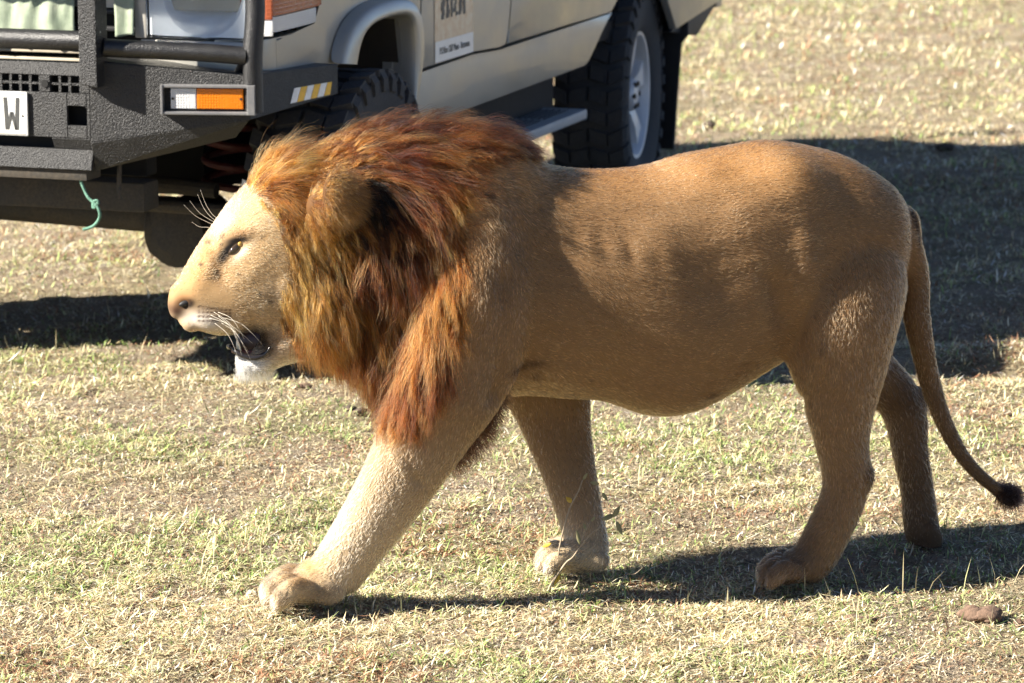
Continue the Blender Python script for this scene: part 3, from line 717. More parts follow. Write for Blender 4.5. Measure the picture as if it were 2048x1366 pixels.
bm = bmcar(); stroke(bm, (wb1-t_, wz1), (wb1-W_*.20, wz0), t_); part('letter_stroke', bm, M['letter'], npl, smooth=False)
bm = bmcar(); stroke(bm, (mb_, zm_), (wb0+W_*.22, wz0+.0004), t_*.85); part('letter_stroke', bm, M['letter'], npl, smooth=False)
bm = bmcar(); stroke(bm, (mb_+.0004, zm_+.0003), (wb1-W_*.22, wz0+.0002), t_*.85); part('letter_stroke', bm, M['letter'], npl, smooth=False)
bm = bmcar(); pbh, pzh = front(45, 232, AB-.011); add_tube(bm, [car(AB-.0115, pbh, pzh), car(AB-.009, pbh, pzh)], .003, 8); part('plate_bolt', bm, M['axle'], npl)

# --- front axle, housing, springs and steering rods
bm = bmcar(); add_tube(bm, [car(0, mir(-.20), .415), car(0, -.52, .395), car(0, -.20, .40)], .048, 18); ax = part('front_axle', bm, M['axle'])
bm = bmcar(); ch = front(372, 455, 0.); add_tube(bm, [car(0, ch[0]-.095, ch[1]), car(0, ch[0]-.09, ch[1]), car(0, ch[0]-.02, ch[1]), car(0, ch[0]-.015, ch[1]), car(0, ch[0]+.06, ch[1]), car(0, ch[0]+.13, ch[1]+.01)], [.080, .088, .088, .078, .072, .045], 28); part('axle_flange', bm, M['axle'], ax)
bm = bmcar(); add_tube(bm, [car(-.10, ch[0]+.00, ch[1]-.01), car(-.08, ch[0], ch[1]-.01), car(.10, ch[0]+.02, ch[1])], [.05, .095, .10], 24); part('differential_housing', bm, M['axle'], ax)
bm = bmcar(); add_tube(bm, [car(-.20, mir(-.25), .47), car(-.20, -.2, .455)], .018, 12); part('tie_rod', bm, M['axle'], ax)
bm = bmcar(); add_tube(bm, [car(-.16, mir(-.3), .55), car(-.14, -.28, .50)], .022, 12); part('steering_rod', bm, M['axle'], ax)
bm = bmcar(); add_box(bm, -.58, -.48, -.30, mir(-.30), .50, .58, .01); part('cross_member', bm, M['axle'])
def spring(mb):
    bm = bmcar(); pts = []; 
    for k in range(5*16+1):
        t = k/16*2*math.pi; pts.append(car(.0+.07*math.cos(t), mb(-.30)+.07*math.sin(t), .47+.30*k/80))
    add_tube(bm, pts, .011, 8); part('coil_spring', bm, M['red'], ax)
both(spring)
# small tie-down hook under the bumper
bm = bmcar(); hk = front(240, 345, AB+.08); hk2 = front(241, 398, AB+.08); add_tube(bm, [car(AB+.08, hk[0], hk[1]+.03), car(AB+.08, hk2[0]-.004, hk2[1]+.03), car(AB+.08, hk2[0], hk2[1])], .006, 10); part('tow_hook', bm, M['axle'])

# --- green shade cloth hanging over the radiator (its own thing), and the loose rope end
def cloth(name, b_l, b_r, z0, z1, a0, label, seed, amp=.012):
    nb = max(8, int((b_r-b_l)/.008)); nz = 40; r = VN(seed)
    bb = np.linspace(b_l, b_r, nb); zz = np.linspace(z0, z1, nz); B_, Z_ = np.meshgrid(bb, zz)
    A_ = a0-(r.fbm(B_*26, Z_*6+3, 3)-.5)*amp*3.0 - .004*np.sin(B_*70+2*r(B_*3, Z_*3))
    lo = (r(B_*30, Z_*0+1.5)-.5)*.02*np.clip((z0+.06-Z_)/.06, 0, 1); Z2 = Z_+lo
    co = np.array([car(a, b, z) for a, b, z in zip(A_.ravel(), B_.ravel(), Z2.ravel())])
    i = (np.arange(nz-1)[:, None]*nb+np.arange(nb-1)[None]).ravel(); fc = np.stack([i, i+1, i+nb+1, i+nb], 1)
    o = build_poly_mesh(name, co, [fc], None, M['cloth']); shade_auto(o, 80)
    s_ = o.modifiers.new('thick', 'SOLIDIFY'); s_.thickness = .002
    tag(o, label, 'cloth'); return o
zcl = front(80, 92, AF-.03)[1]
cloth('shade_cloth', mir(bpp)+.1, front(148, 60, AF-.035)[0], zcl+.0, zhl+.05, AF-.035, 'crumpled pale green shade cloth tied over the radiator grille', 21)
cs0 = front(232, 60, AF-.03)[0]; cs1 = front(268, 60, AF-.03)[0]
cloth('cloth_strip', cs0, cs1, front(248, 72, AF-.03)[1], zhl+.05, AF-.03, 'narrow green cloth strip hanging beside the headlamp', 22, .006)
rp = [front(*p, AB+.02) for p in ((158, 352), (163, 368), (170, 385), (178, 397), (192, 408), (199, 420), (200, 432), (194, 444), (183, 454), (166, 459))]
bm = bmcar(); add_tube(bm, smooth_path([car(AB+.02+.003*math.sin(i), b, z) for i, (b, z) in enumerate(rp)], 5), .0042, 10); 
for k in range(3): 
    b, z = rp[4]; add_tube(bm, smooth_path([car(AB+.018, b+.008*math.cos(t+k), z+.010*math.sin(t*1.3+k)) for t in np.linspace(0, 5, 7)], 3), .004, 8)
ro = from_bm('rope', bm, M['rope'], None, True); tag(ro, 'frayed green rope end dangling knotted below the front bumper', 'rope')

# ================================================================== the lion
_n1 = G(612, 1213); _n2 = G(1580, 1172)
LU = (_n1-_n2)/np.linalg.norm(_n1-_n2)                  # forward
_nm = (_n1+_n2)/2; _t = math.radians(-5.4); LU = np.array([LU[0]*math.cos(_t)-LU[1]*math.sin(_t), LU[0]*math.sin(_t)+LU[1]*math.cos(_t), 0.]); LU = LU if abs(LU[1]) > abs(((_n1-_n2)/np.linalg.norm(_n1-_n2))[1]) else np.array([LU[0], 2*((_n1-_n2)/np.linalg.norm(_n1-_n2))[1]-LU[1], 0.]); LU /= np.linalg.norm(LU)
LW = np.array([LU[1], -LU[0], 0.]);  LW = LW if LW[1] < 0 else -LW       # towards the near side
LO = _nm-LW*.12                                         # a point of the lion's middle plane
PXM = 1/945.0
def L(x, y, w=0.): return hit(x, y, LO+LW*w, LW)
def wg(x, y): return float((G(x, y, .01)-LO)@LW)           # sideways place of a foot that stands at this photo point
D_NF = wg(612, 1213)-.125; D_FF = wg(1150, 1148)+.058; D_NH = (wg(1580, 1174)-.12)*.6; print('feet', D_NF, D_FF, D_NH, 'heading', math.degrees(math.atan2(-LU[1], -LU[0])))
def luzw(P): d = np.asarray(P)-LO; return np.stack([d@LU, d[..., 2], d@LW], -1)
LION = empty('lion', L(1150, 1165, 0)*np.array([1, 1, 0]))
tag(LION, 'male lion with a thick golden brown mane walking left past the vehicle, mouth open', 'lion')

def catmull(P, k):
    P = np.array(P, float); out = []
    for i in range(len(P)-1):
        p0, p1, p2, p3 = P[max(i-1, 0)], P[i], P[i+1], P[min(i+2, len(P)-1)]
        for j in range(k):
            t = j/k; out.append(.5*((2*p1)+(-p0+p2)*t+(2*p0-5*p1+4*p2-p3)*t*t+(-p0+3*p1-3*p2+p3)*t**3))
    out.append(P[-1]); return np.array(out)
TUBES = []      # name, pts (n,3), r, lat, flow sign, colour, hair length
def tube(bm, name, pts, flow=1, col=(.45, .27, .13), hl=.012, k=5, mirror=False, n=22, sq=1., vert=False):
    """pts: (x, y, w, r_px in the side plane, r_m sideways); x, y in photograph pixels on the plane w"""
    A = np.array([[*L(x, y, w_), r*PXM, lat] for x, y, w_, r, lat in pts])
    for sgn in ((1, -1) if mirror else (1,)):
        B = A.copy()
        if sgn < 0:
            d = (B[:, :3]-LO)@LW; B[:, :3] = B[:, :3]-2*d[:, None]*LW
        S = catmull(B, k); C = S[:, :3]; rings = []
        for i in range(len(C)):
            t = C[min(i+1, len(C)-1)]-C[max(i-1, 0)]; t /= np.linalg.norm(t)
            if vert: t = LU*math.copysign(1, t@LU)
            s = LW-t*(LW@t); s /= np.linalg.norm(s); q = np.cross(t, s)
            pw_ = lambda v: math.copysign(abs(v)**sq, v)
            rings.append([bm.verts.new(C[i]+q*S[i, 3]*pw_(math.cos(a))+s*S[i, 4]*pw_(math.sin(a))) for a in np.linspace(0, 2*math.pi, n, endpoint=False)])
        # rounded ends
        for end in (0, -1):
            i = 0 if end == 0 else len(C)-1; t = (C[0]-C[1]) if end == 0 else (C[-1]-C[-2]); t /= np.linalg.norm(t)
            tipv = bm.verts.new(C[i]+t*min(S[i, 3], S[i, 4])*.75); R_ = rings[i]
            s = LW-t*(LW@t); s /= np.linalg.norm(s); q = np.cross(t, s)*(1 if end else -1)
            mid = []
            for a, v in zip(np.linspace(0, 2*math.pi, n, endpoint=False), R_):
                mid.append(bm.verts.new(C[i]+(np.array(v.co)-C[i])*.72+t*min(S[i, 3], S[i, 4])*.52))
            for j in range(n):
                bm.faces.new([R_[j], R_[(j+1) % n], mid[(j+1) % n], mid[j]]); bm.faces.new([mid[j], mid[(j+1) % n], tipv])
        for R0, R1 in zip(rings, rings[1:]):
            for j in range(n): bm.faces.new([R0[j], R0[(j+1) % n], R1[(j+1) % n], R1[j]])
        cl_ = np.array(col, float); cl_ = np.array([[np.interp(t_, np.linspace(0, 1, len(cl_)), cl_[:, j]) for j in range(3)] for t_ in np.linspace(0, 1, len(C))]) if cl_.ndim == 2 else np.repeat(cl_[None], len(C), 0)
        TUBES.append((name, C, S[:, 3], S[:, 4], flow, cl_, hl))
def ell(bm, x, y, w_, rx, ry, lat, rot=0., mirror=False, tilt=0.):
    for sgn in ((1, -1) if mirror else (1,)):
        c = L(x, y, w_); 
        if sgn < 0: c = c-2*((c-LO)@LW)*LW
        ca, sa = math.cos(math.radians(rot)), math.sin(math.radians(rot))
        e1 = LU*ca+np.array([0, 0, 1.])*sa; e2 = -LU*sa+np.array([0, 0, 1.])*ca
        Wt = LW*sgn
        if tilt: ct, st = math.cos(math.radians(tilt)), math.sin(math.radians(tilt)); e1, Wt = e1*ct+Wt*st, Wt*ct-e1*st
        g = bmesh.ops.create_icosphere(bm, subdivisions=3, radius=1.0)
        for v in g['verts']:
            p = np.array(v.co); v.co = c+e1*p[0]*rx*PXM+e2*p[1]*ry*PXM+Wt*p[2]*lat

def shf(pts, d, n0=4):
    n = len(pts); return [(x, y, w_+d*min(1, max(0, (i-n0+1)/(n-n0))), r, lat) for i, (x, y, w_, r, lat) in enumerate(pts)]
def sht(pts, d): return [(p[0], p[1], p[2]+d, *p[3:]) for p in pts]
TAW = (.47, .31, .17); PALE = (.86, .69, .48); FACE = (.76, .55, .32)  # pale face and fore-leg tones, raised further to paint in sunlight
bm = bmesh.new()
# trunk: back and belly lines of the photograph, shoulders to rump
tr = [(900, 300, 800, .175), (960, 295, 800, .195), (1040, 318, 800, .205), (1120, 336, 806, .215), (1200, 340, 812, .222), (1290, 332, 842, .232), (1370, 308, 838, .232), (1450, 293, 800, .222), (1530, 282, 752, .205), (1610, 290, 700, .185), (1690, 312, 660, .165), (1755, 350, 620, .14), (1785, 376, 588, .10), (1804, 404, 556, .055)]
tube(bm, 'trunk', [(x, (t+b)/2-6, 0, (b-t)/2-4, lat) for x, t, b, lat in tr], 1, TAW, .0085, vert=True, n=28)
# neck under the mane
tube(bm, 'neck', [(560, 412, 0, 82, .095), (640, 425, 0, 148, .135), (740, 442, 0, 188, .168), (830, 465, 0, 214, .19), (930, 490, 0, 226, .195), (1020, 520, 0, 205, .19)], 1, TAW, .014)
tube(bm, 'chest', [(740, 560, 0, 120, .13), (780, 650, 0, 118, .155), (830, 730, 0, 98, .16), (900, 760, 0, 75, .15)], 1, TAW, .02)
# shoulders and fore legs
tube(bm, 'near_fore', shf([(985, 470, .13, 95, .075), (965, 570, .155, 118, .085), (940, 670, .165, 118, .085), (905, 765, .168, 106, .078), (858, 850, .163, 92, .066), (806, 945, .155, 78, .056), (752, 1030, .148, 67, .050), (705, 1098, .142, 59, .047), (668, 1150, .136, 54, .047)], D_NF), 1, (TAW, TAW, (.45, .31, .185), (.64, .48, .31), PALE, PALE), .009)
tube(bm, 'far_fore', shf([(1000, 560, -.13, 110, .075), (1060, 690, -.13, 105, .08), (1098, 790, -.12, 86, .068), (1118, 870, -.10, 68, .055), (1140, 950, -.085, 55, .048), (1160, 1030, -.075, 47, .043), (1174, 1085, -.065, 43, .042), (1178, 1112, -.06, 38, .042)], D_FF), 1, (TAW, TAW, (.45, .31, .18), (.62, .46, .30), PALE), .009)
# hips and hind legs
tube(bm, 'near_hind', shf([(1685, 480, .07, 105, .075), (1694, 555, .108, 124, .092), (1690, 640, .135, 112, .088), (1686, 730, .14, 92, .074), (1682, 810, .138, 72, .060), (1684, 880, .135, 56, .048), (1692, 945, .132, 49, .043), (1684, 1000, .13, 46, .040), (1658, 1060, .128, 45, .041), (1632, 1110, .125, 43, .043), (1615, 1138, .12, 36, .043)], D_NH), 1, TAW, .010)
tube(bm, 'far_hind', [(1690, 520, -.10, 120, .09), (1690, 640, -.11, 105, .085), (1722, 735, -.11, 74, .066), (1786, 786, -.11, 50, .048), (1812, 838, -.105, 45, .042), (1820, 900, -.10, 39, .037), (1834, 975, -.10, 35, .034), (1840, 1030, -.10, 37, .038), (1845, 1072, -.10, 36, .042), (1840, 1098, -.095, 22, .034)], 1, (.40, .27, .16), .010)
# flank fold between belly and thigh
tube(bm, 'flank', [(1545, 640, .10, 70, .05), (1600, 690, .12, 45, .035), (1640, 760, .13, 50, .04)], 1, TAW, .012)
# paws: pad mass and four toes each
def paw(name, pts, fan, x0, y0, w0, k, d, col):
    """pad mass plus four arched toes fanned sideways; k scales, d = sideways place of the foot"""
    tube(bm, name, [(x, y, w_+d, r, lat) for x, y, w_, r, lat in pts], 1, col, .011)
    for q, (dw, dx, dy) in enumerate(fan):
        P = [(x0+dx*k+64*k, y0-20*k+dy*k, w0+dw*.8*k+d, 20*k, .016*k), (x0+dx*k+34*k, y0-27*k+dy*k, w0+dw*k+d, 23*k, .019*k), (x0+dx*k+8*k, y0-8*k+dy*k, w0+dw*1.08*k+d, 23*k, .020*k), (x0+dx*k-4*k, y0+8*k+dy*k, w0+dw*1.1*k+d, 15*k, .015*k)]
        tube(bm, name+'_toe', P, 1, col, .011, n=16)
FAN = [(-.066, 12, -14), (-.023, 0, -5), (.023, 2, 6), (.066, 22, 14)]
paw('near_fore_paw', [(668, 1150, .132, 46, .046), (634, 1160, .128, 44, .050), (600, 1178, .125, 32, .050)], FAN, 536, 1190, .122, 1.0, D_NF, (.84, .68, .48))
ell(bm, 652, 1182, .168+D_NF, 40, 28, .022, 10)
paw('far_fore_paw', [(1178, 1105, -.06, 40, .042), (1152, 1110, -.06, 34, .046), (1122, 1122, -.058, 25, .044)], FAN, 1082, 1124, -.06, .82, D_FF, (.85, .70, .50))
ell(bm, 1192, 1122, -.03+D_FF, 28, 22, .02, 0)
paw('near_hind_paw', [(1618, 1125, .12, 40, .040), (1594, 1132, .12, 34, .046), (1566, 1144, .12, 25, .045)], FAN, 1526, 1150, .118, .84, D_NH, (.42, .30, .20))
ell(bm, 1728, 958, .13+D_NH*.7, 20, 36, .022, 15)          # hock
ell(bm, 1838, 800, -.11, 20, 34, .024, -20)                # far hock
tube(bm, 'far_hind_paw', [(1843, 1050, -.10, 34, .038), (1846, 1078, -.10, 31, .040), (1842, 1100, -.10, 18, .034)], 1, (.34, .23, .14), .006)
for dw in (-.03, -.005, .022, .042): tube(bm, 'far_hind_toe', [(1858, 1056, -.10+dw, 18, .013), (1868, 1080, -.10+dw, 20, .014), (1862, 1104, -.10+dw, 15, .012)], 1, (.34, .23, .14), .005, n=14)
# tail
tube(bm, 'tail', [(1740, 470, .03, 46, .05), (1786, 470, .03, 40, .042), (1818, 500, .03, 30, .030), (1832, 560, .03, 28, .026), (1832, 620, .03, 29, .027), (1844, 690, .02, 25, .024), (1860, 763, .0, 22, .022), (1885, 837, .0, 19, .019), (1922, 908, .0, 16, .017), (1962, 953, .0, 14, .015), (1998, 981, .0, 13, .014), (2014, 987, .0, 11, .011)], 1, (.33, .215, .12), .008, n=16)
# head
hp = [(660, 318, 690, .122), (610, 312, 684, .119), (560, 326, 668, .112), (520, 350, 664, .103), (490, 376, 664, .093), (460, 408, 668, .082), (430, 449, 670, .071), (402, 488, 664, .063), (380, 523, 655, .055), (361, 556, 640, .041)]
tube(bm, 'head', [(x, (t+b_)/2, 0, (b_-t)/2-3, lat) for x, t, b_, lat in hp], -1, FACE, .0065, sq=.80, vert=True, n=30)
ell(bm, 357, 598, 0, 15, 24, .034)                       # nose
ell(bm, 425, 634, .030, 50, 30, .036, 10, True)          # whisker pads
ell(bm, 384, 640, .018, 24, 24, .028, 0, True)
ell(bm, 585, 560, .060, 62, 80, .056, 0, True)           # cheeks
tube(bm, 'jaw', [(620, 630, 0, 80, .09), (572, 668, 0, 64, .076), (536, 700, 0, 40, .060), (510, 722, 0, 29, .049), (490, 726, 0, 26, .040)], -1, (.85, .72, .55), .008)
ell(bm, 682, 388, .165, 52, 46, .016, -25, True, 38)      # ears
ell(bm, 652, 412, .145, 42, 38, .035, -25, True, 20)
ell(bm, 655, 590, .085, 72, 95, .050, 0, True)           # cheek ruff
ell(bm, 700, 660, 0, 90, 80, .125)
bmesh.ops.recalc_face_normals(bm, faces=bm.faces[:])
tm = bpy.data.meshes.new('lion_blocks'); bm.to_mesh(tm); bm.free()
to = bpy.data.objects.new('lion_blocks', tm); COL.objects.link(to)
rm = to.modifiers.new('r', 'REMESH'); rm.mode = 'VOXEL'; rm.voxel_size = .0042
bpy.context.view_layer.update()
me = bpy.data.meshes.new_from_object(to.evaluated_get(bpy.context.evaluated_depsgraph_get()))
bpy.data.objects.remove(to); bpy.data.meshes.remove(tm)
me.name = 'lion_body'
nv = len(me.vertices); co = np.zeros(nv*3); me.vertices.foreach_get('co', co); co = co.reshape(-1, 3)
ed = np.zeros(len(me.edges)*2, int); me.edges.foreach_get('vertices', ed); ed = ed.reshape(-1, 2)
deg = np.bincount(ed.ravel(), minlength=nv)[:, None].astype(float)
def lap(v):
    s = np.zeros_like(v)
    for k in range(v.shape[1]): s[:, k] = np.bincount(ed[:, 0], v[ed[:, 1], k], nv)+np.bincount(ed[:, 1], v[ed[:, 0], k], nv)
    return s/deg-v
# smooth the joins; gently on head and paws
uz = luzw(co)
hd_uz = luzw(L(500, 580, 0)); dh = np.hypot(uz[:, 0]-hd_uz[0], uz[:, 1]-hd_uz[1])
wt_ = np.clip((dh-.12)/.12, .55, 1)*np.clip((uz[:, 1]-.10)/.12, .12, 1)
for it in range(76):
    co = co+lap(co)*(.55 if it % 2 == 0 else -.50)*wt_[:, None] if it < 66 else co+lap(co)*.5*wt_[:, None]
# --- sculpting brushes: (photo x, y, w, radius px, push towards near side / up / forward in m), mirrored when both
def normals(c):
    me.vertices.foreach_set('co', c.ravel()); me.update(); nn = np.zeros(nv*3); me.vertex_normals.foreach_get('vector', nn) if hasattr(me, 'vertex_normals') else me.vertices.foreach_get('normal', nn); return nn.reshape(-1, 3)
NRM = normals(co)
def brush(x, y, w_, rad, amt, mirror=True, sx=1., rot=0.):
    global co
    for sgn in ((1, -1) if mirror else (1,)):
        c = L(x, y, w_)
        if sgn < 0: c = c-2*((c-LO)@LW)*LW
        d = co-c; a = d@LU; b = d[:, 2]; e = d@LW
        ca, sa = math.cos(math.radians(rot)), math.sin(math.radians(rot)); a, b = a*ca+b*sa, -a*sa+b*ca
        g = np.exp(-((a/sx)**2+b**2+e**2)/(rad*PXM)**2*1.2)
        co = co+NRM*(amt*g)[:, None]
brush(470, 497, .088, 16, -.010, sx=1.8, rot=-42)        # eye socket
brush(482, 470, .086, 14, .005, sx=2.4, rot=-15)         # brow
brush(440, 545, .06, 22, -.005, sx=1.8, rot=-55)         # hollow before the eye
brush(374, 606, .034, 10, -.012)                        # nostril
brush(500, 545, .10, 22, .004, sx=2, rot=-40)            # cheek bone
brush(500, 682, .062, 22, -.034, sx=1.3, rot=-35); brush(528, 684, .07, 16, -.020)
brush(430, 655, .06, 20, .003, sx=2)
brush(1430, 560, .2, 90, -.018, False); brush(1430, 560, -.2, 90, -.018, False)       # hollow of the flank
brush(1480, 420, .18, 80, .008); brush(1590, 360, .13, 80, .022); brush(1420, 330, .12, 40, .006); brush(1330, 470, .22, 60, .010); brush(1720, 430, .1, 60, .006)   # hip bone
brush(1440, 400, .2, 60, -.009)
for k in range(5): brush(1130+k*52, 470+k*14, .2, 34, .0016, sx=.6, rot=-15); brush(1156+k*52, 480+k*14, .2, 30, -.0014, sx=.6, rot=-15)
for k in range(8): brush(1000-k*1.5, 560+k*33, .22, 24, -.017, False)     # crease behind the fore leg
for k in range(6): brush(1545+k*9, 560+k*26, .2, 26, -.014, False)      # fold before the thigh
for k in range(7): brush(1620+k*4, 480+k*45, .22, 46, .009, False, sx=.7)   # thigh muscle
brush(905, 800, .23, 40, .008, False); brush(800, 930, .2, 26, .005, False, sx=.5, rot=-35); brush(835, 960, .2, 18, -.006, False, sx=.5, rot=-35)
brush(1715, 880, .17, 16, -.007, False, sx=.5); brush(1660, 1000, .17, 14, -.005, False, sx=.5, rot=-25)
brush(1300, 800, .14, 60, .012, False, sx=3); brush(1120, 770, .17, 40, .010, False, sx=1.6)
brush(1090, 520, .18, 70, -.008)                        # behind the shoulder
brush(960, 600, .24, 80, .016); brush(975, 430, .17, 60, .010); brush(1040, 480, .2, 40, -.010, sx=.6)
brush(1690, 760, .2, 40, .004, False); brush(1640, 830, .15, 30, .005, False)
brush(1735, 950, .13, 20, .006, False)
co[:, 2] = np.maximum(co[:, 2], .004)
for it in range(2): co = co+lap(co)*.3
NRM = normals(co)
me.polygons.foreach_set('use_smooth', np.ones(len(me.polygons), bool))

# --- blend of the limb attributes over the skin: flow of the coat, colour, hair length
segP = np.concatenate([t[1] for t in TUBES]); segR = np.concatenate([(t[2]+t[3])/2 for t in TUBES])
def tang(C): 
    d = np.gradient(C, axis=0); return d/np.linalg.norm(d, axis=1)[:, None]
segT = np.concatenate([tang(t[1])*t[4] for t in TUBES]); segC = np.concatenate([t[5] for t in TUBES]); segH = np.concatenate([np.full(len(t[1]), t[6]) for t in TUBES])
def coat(P):
    F = np.zeros_like(P); Cc = np.zeros_like(P); H = np.zeros(len(P))
    for s in range(0, len(P), 20000):
        q = P[s:s+20000]; d = np.sqrt(((q[:, None]-segP[None])**2).sum(-1))-segR[None]*.9
        wgt = np.exp(-(d-d.min(1, keepdims=True))/.014); wgt /= wgt.sum(1, keepdims=True)
        F[s:s+20000] = wgt@segT; Cc[s:s+20000] = wgt@segC; H[s:s+20000] = wgt@segH
    F /= np.linalg.norm(F, axis=1)[:, None]+1e-9; return F, Cc, H

def pxg(x, y, w_): q = luzw(L(x, y, w_)); return q[0], q[1]
def blob(U, Z, Wc, x, y, w_, rx, ry=None, rot=0., wr=.12):
    """soft spot of the coat at a photo point on the near side"""
    cu, cz = pxg(x, y, w_); ry = ry or rx; a = U-cu; b = Z-cz; ca, sa = math.cos(math.radians(rot)), math.sin(math.radians(rot)); a, b = a*ca+b*sa, -a*sa+b*ca
    return np.exp(-((a/(rx*PXM))**2+(b/(ry*PXM))**2)-((Wc-w_)/wr)**2)
def paint(P, C):
    """coat and skin tones, with sunlight painted along the back"""
    q = luzw(P); U, Z, Wc = q[:, 0], q[:, 1], q[:, 2]; C = C.copy()
    def mixc(m, col): 
        nonlocal C
        m = np.clip(m, 0, 1)[:, None]; C = C*(1-m)+np.array(col)*m
    WA = np.abs(Wc)
    # reddish-gold back, lightened to paint in the sunlit band; paler flank and belly
    cu0, cz0 = pxg(1300, 330, 0); mixc(np.clip((Z-(cz0-.07))/.07, 0, 1)*.65*(U < pxg(1000, 300, 0)[0]), (.66, .40, .18))
    cb = pxg(1300, 800, .1)[1]; mixc(np.clip((cb+.06-Z)/.10, 0, 1)*.5*(U < pxg(980, 800, .1)[0])*(U > pxg(1580, 700, .1)[0])*(Z > cb-.06), (.52, .36, .20))
    # hind legs: dusky hocks, darker far leg, near shank and paw
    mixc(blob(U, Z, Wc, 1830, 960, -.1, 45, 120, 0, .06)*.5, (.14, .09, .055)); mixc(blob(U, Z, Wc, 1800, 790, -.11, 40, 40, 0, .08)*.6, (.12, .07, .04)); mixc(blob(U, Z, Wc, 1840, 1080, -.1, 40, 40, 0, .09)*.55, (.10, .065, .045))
    mixc(blob(U, Z, Wc, 1732, 955, .15, 14, 30, 0, .06)*.8, (.07, .045, .03)); mixc(blob(U, Z, Wc, 1575, 1140, .15, 55, 36)*.35, (.16, .10, .07)); mixc(blob(U, Z, Wc, 1590, 1060, .12, 25, 60, -20)*.5, (.20, .12, .07))
    # worn elbow and scars by the armpit
    for a in ((1045, 742, 26, 12, .75), (1080, 735, 20, 8, .6), (1085, 765, 14, 12, .45), (985, 395, 9, 9, .9), (1500, 735, 9, 5, .4), (1440, 803, 12, 6, .7), (1195, 770, 6, 5, .6), (1640, 700, 7, 6, .6)):
        mixc(blob(U, Z, Wc, a[0], a[1], .2, a[2], a[3])*a[4], (.07, .035, .025))
    for p in ((1832, 430), (1838, 450), (1840, 475)): mixc(blob(U, Z, Wc, p[0], p[1], .05, 5, 18, 0, .06)*.9, (.03, .02, .015))
    mixc(blob(U, Z, Wc, 1640, 320, .12, 60, 40, 0, .2)*.3, (.55, .40, .26))
    # paw markings
    mixc(blob(U, Z, Wc, 620, 1130, .15, 40, 22, -25)*.75, (.66, .40, .17)); mixc(blob(U, Z, Wc, 590, 1150, .12, 22, 10)*.6, (.16, .09, .05)); mixc(blob(U, Z, Wc, 540, 1168, .12, 14, 10)*.6, (.15, .10, .07)); mixc(blob(U, Z, Wc, 557, 1188, .15, 9, 13)*.7, (.13, .08, .05)); mixc(blob(U, Z, Wc, 640, 1185, .17, 40, 22)*.5, (.26, .18, .12))
    mixc(blob(U, Z, Wc, 1088, 1120, -.03, 12, 16)*.6, (.15, .09, .06)); mixc(blob(U, Z, Wc, 1205, 1090, -.04, 14, 34)*.5, (.30, .18, .10))
    # --- face
    mixc(blob(U, Z, WA, 400, 545, .03, 42, 30, -55)*.55, (.78, .50, .24))         # tan bridge of the nose
    mixc(blob(U, Z, WA, 430, 470, .02, 40, 22, -60)*.6, (.75, .50, .26))
    mixc(blob(U, Z, WA, 520, 420, .06, 50, 40)*.7, (.86, .67, .43)); mixc(blob(U, Z, WA, 452, 452, .07, 34, 12, -55)*.6, (.97, .88, .72))
    mixc(blob(U, Z, WA, 405, 640, .05, 48, 20, 12)*.95, (.97, .92, .84)); mixc(blob(U, Z, WA, 440, 655, .06, 40, 14, 10)*.7, (.95, .84, .68))     # white upper lip
    mixc(blob(U, Z, WA, 492, 738, .03, 46, 24, 0, .1)*1.6, (.92, .90, .86))        # white chin
    mixc(blob(U, Z, WA, 545, 600, .09, 40, 50)*.45, (.66, .54, .38)); mixc(blob(U, Z, WA, 545, 590, .1, 26, 20)*.5, (.36, .28, .20))
    mixc(blob(U, Z, WA, 459, 503, .088, 26, 9, -45, .05)*1.5, (.025, .018, .015)); mixc(blob(U, Z, WA, 476, 483, .088, 24, 7, -12, .05)*1.3, (.03, .02, .015)); mixc(blob(U, Z, WA, 446, 520, .08, 12, 7, -60, .05)*1.1, (.06, .04, .03))
    mixc(blob(U, Z, WA, 484, 508, .09, 26, 6, -45, .05)*.75, (.98, .90, .76))    # pale rim below the eye
    mixc(blob(U, Z, WA, 478, 468, .085, 24, 8, -10, .05)*.6, (.36, .20, .10))
    mixc(blob(U, Z, WA, 432, 545, .065, 10, 36, -15, .05)*.55, (.30, .17, .08))
    for x, y, r in ((404, 533, 4), (433, 545, 4.5), (437, 552, 3.5), (446, 476, 3), (420, 492, 2.5), (424, 490, 2.5), (444, 492, 2.5), (474, 547, 2.5), (515, 585, 3), (505, 562, 2.5), (545, 508, 3), (587, 550, 5), (520, 470, 2.5), (535, 440, 2.5), (536, 600, 4)): mixc(blob(U, Z, Wc, x, y, .07, r, r, 0, .08)*.95, (.03, .015, .012))
    # whisker spot rows
    for row in range(4):
        for k in range(8): mixc(blob(U, Z, WA, 400+k*8.5, 616+row*9.5+k*(2.4-row*1.6)*.3, .07, 3.2, 2.2, 0, .05)*1.1, (.16, .09, .06))
    mixc(blob(U, Z, WA, 502, 682, .05, 30, 22, -35, .06)*1.2, (.012, .006, .006)); mixc(blob(U, Z, WA, 528, 690, .06, 14, 20, 0, .06)*1.0, (.012, .008, .008)); mixc(blob(U, Z, WA, 552, 690, .08, 22, 36, 0, .06)*.55, (.42, .24, .11))
    # nose leather and mouth edges
    mixc(blob(U, Z, WA, 350, 614, .0, 16, 16, 0, .06)*1.3, (.10, .05, .04)); mixc(blob(U, Z, WA, 372, 607, .045, 15, 10, -15, .08)*1.8, (.006, .005, .005))
    mixc(blob(U, Z, WA, 362, 585, .0, 26, 16, -50, .06)*.9, (.62, .36, .17))
    return np.clip(C, 0, 1)

SF, SCc, SH = coat(co); SC = paint(co, SCc)
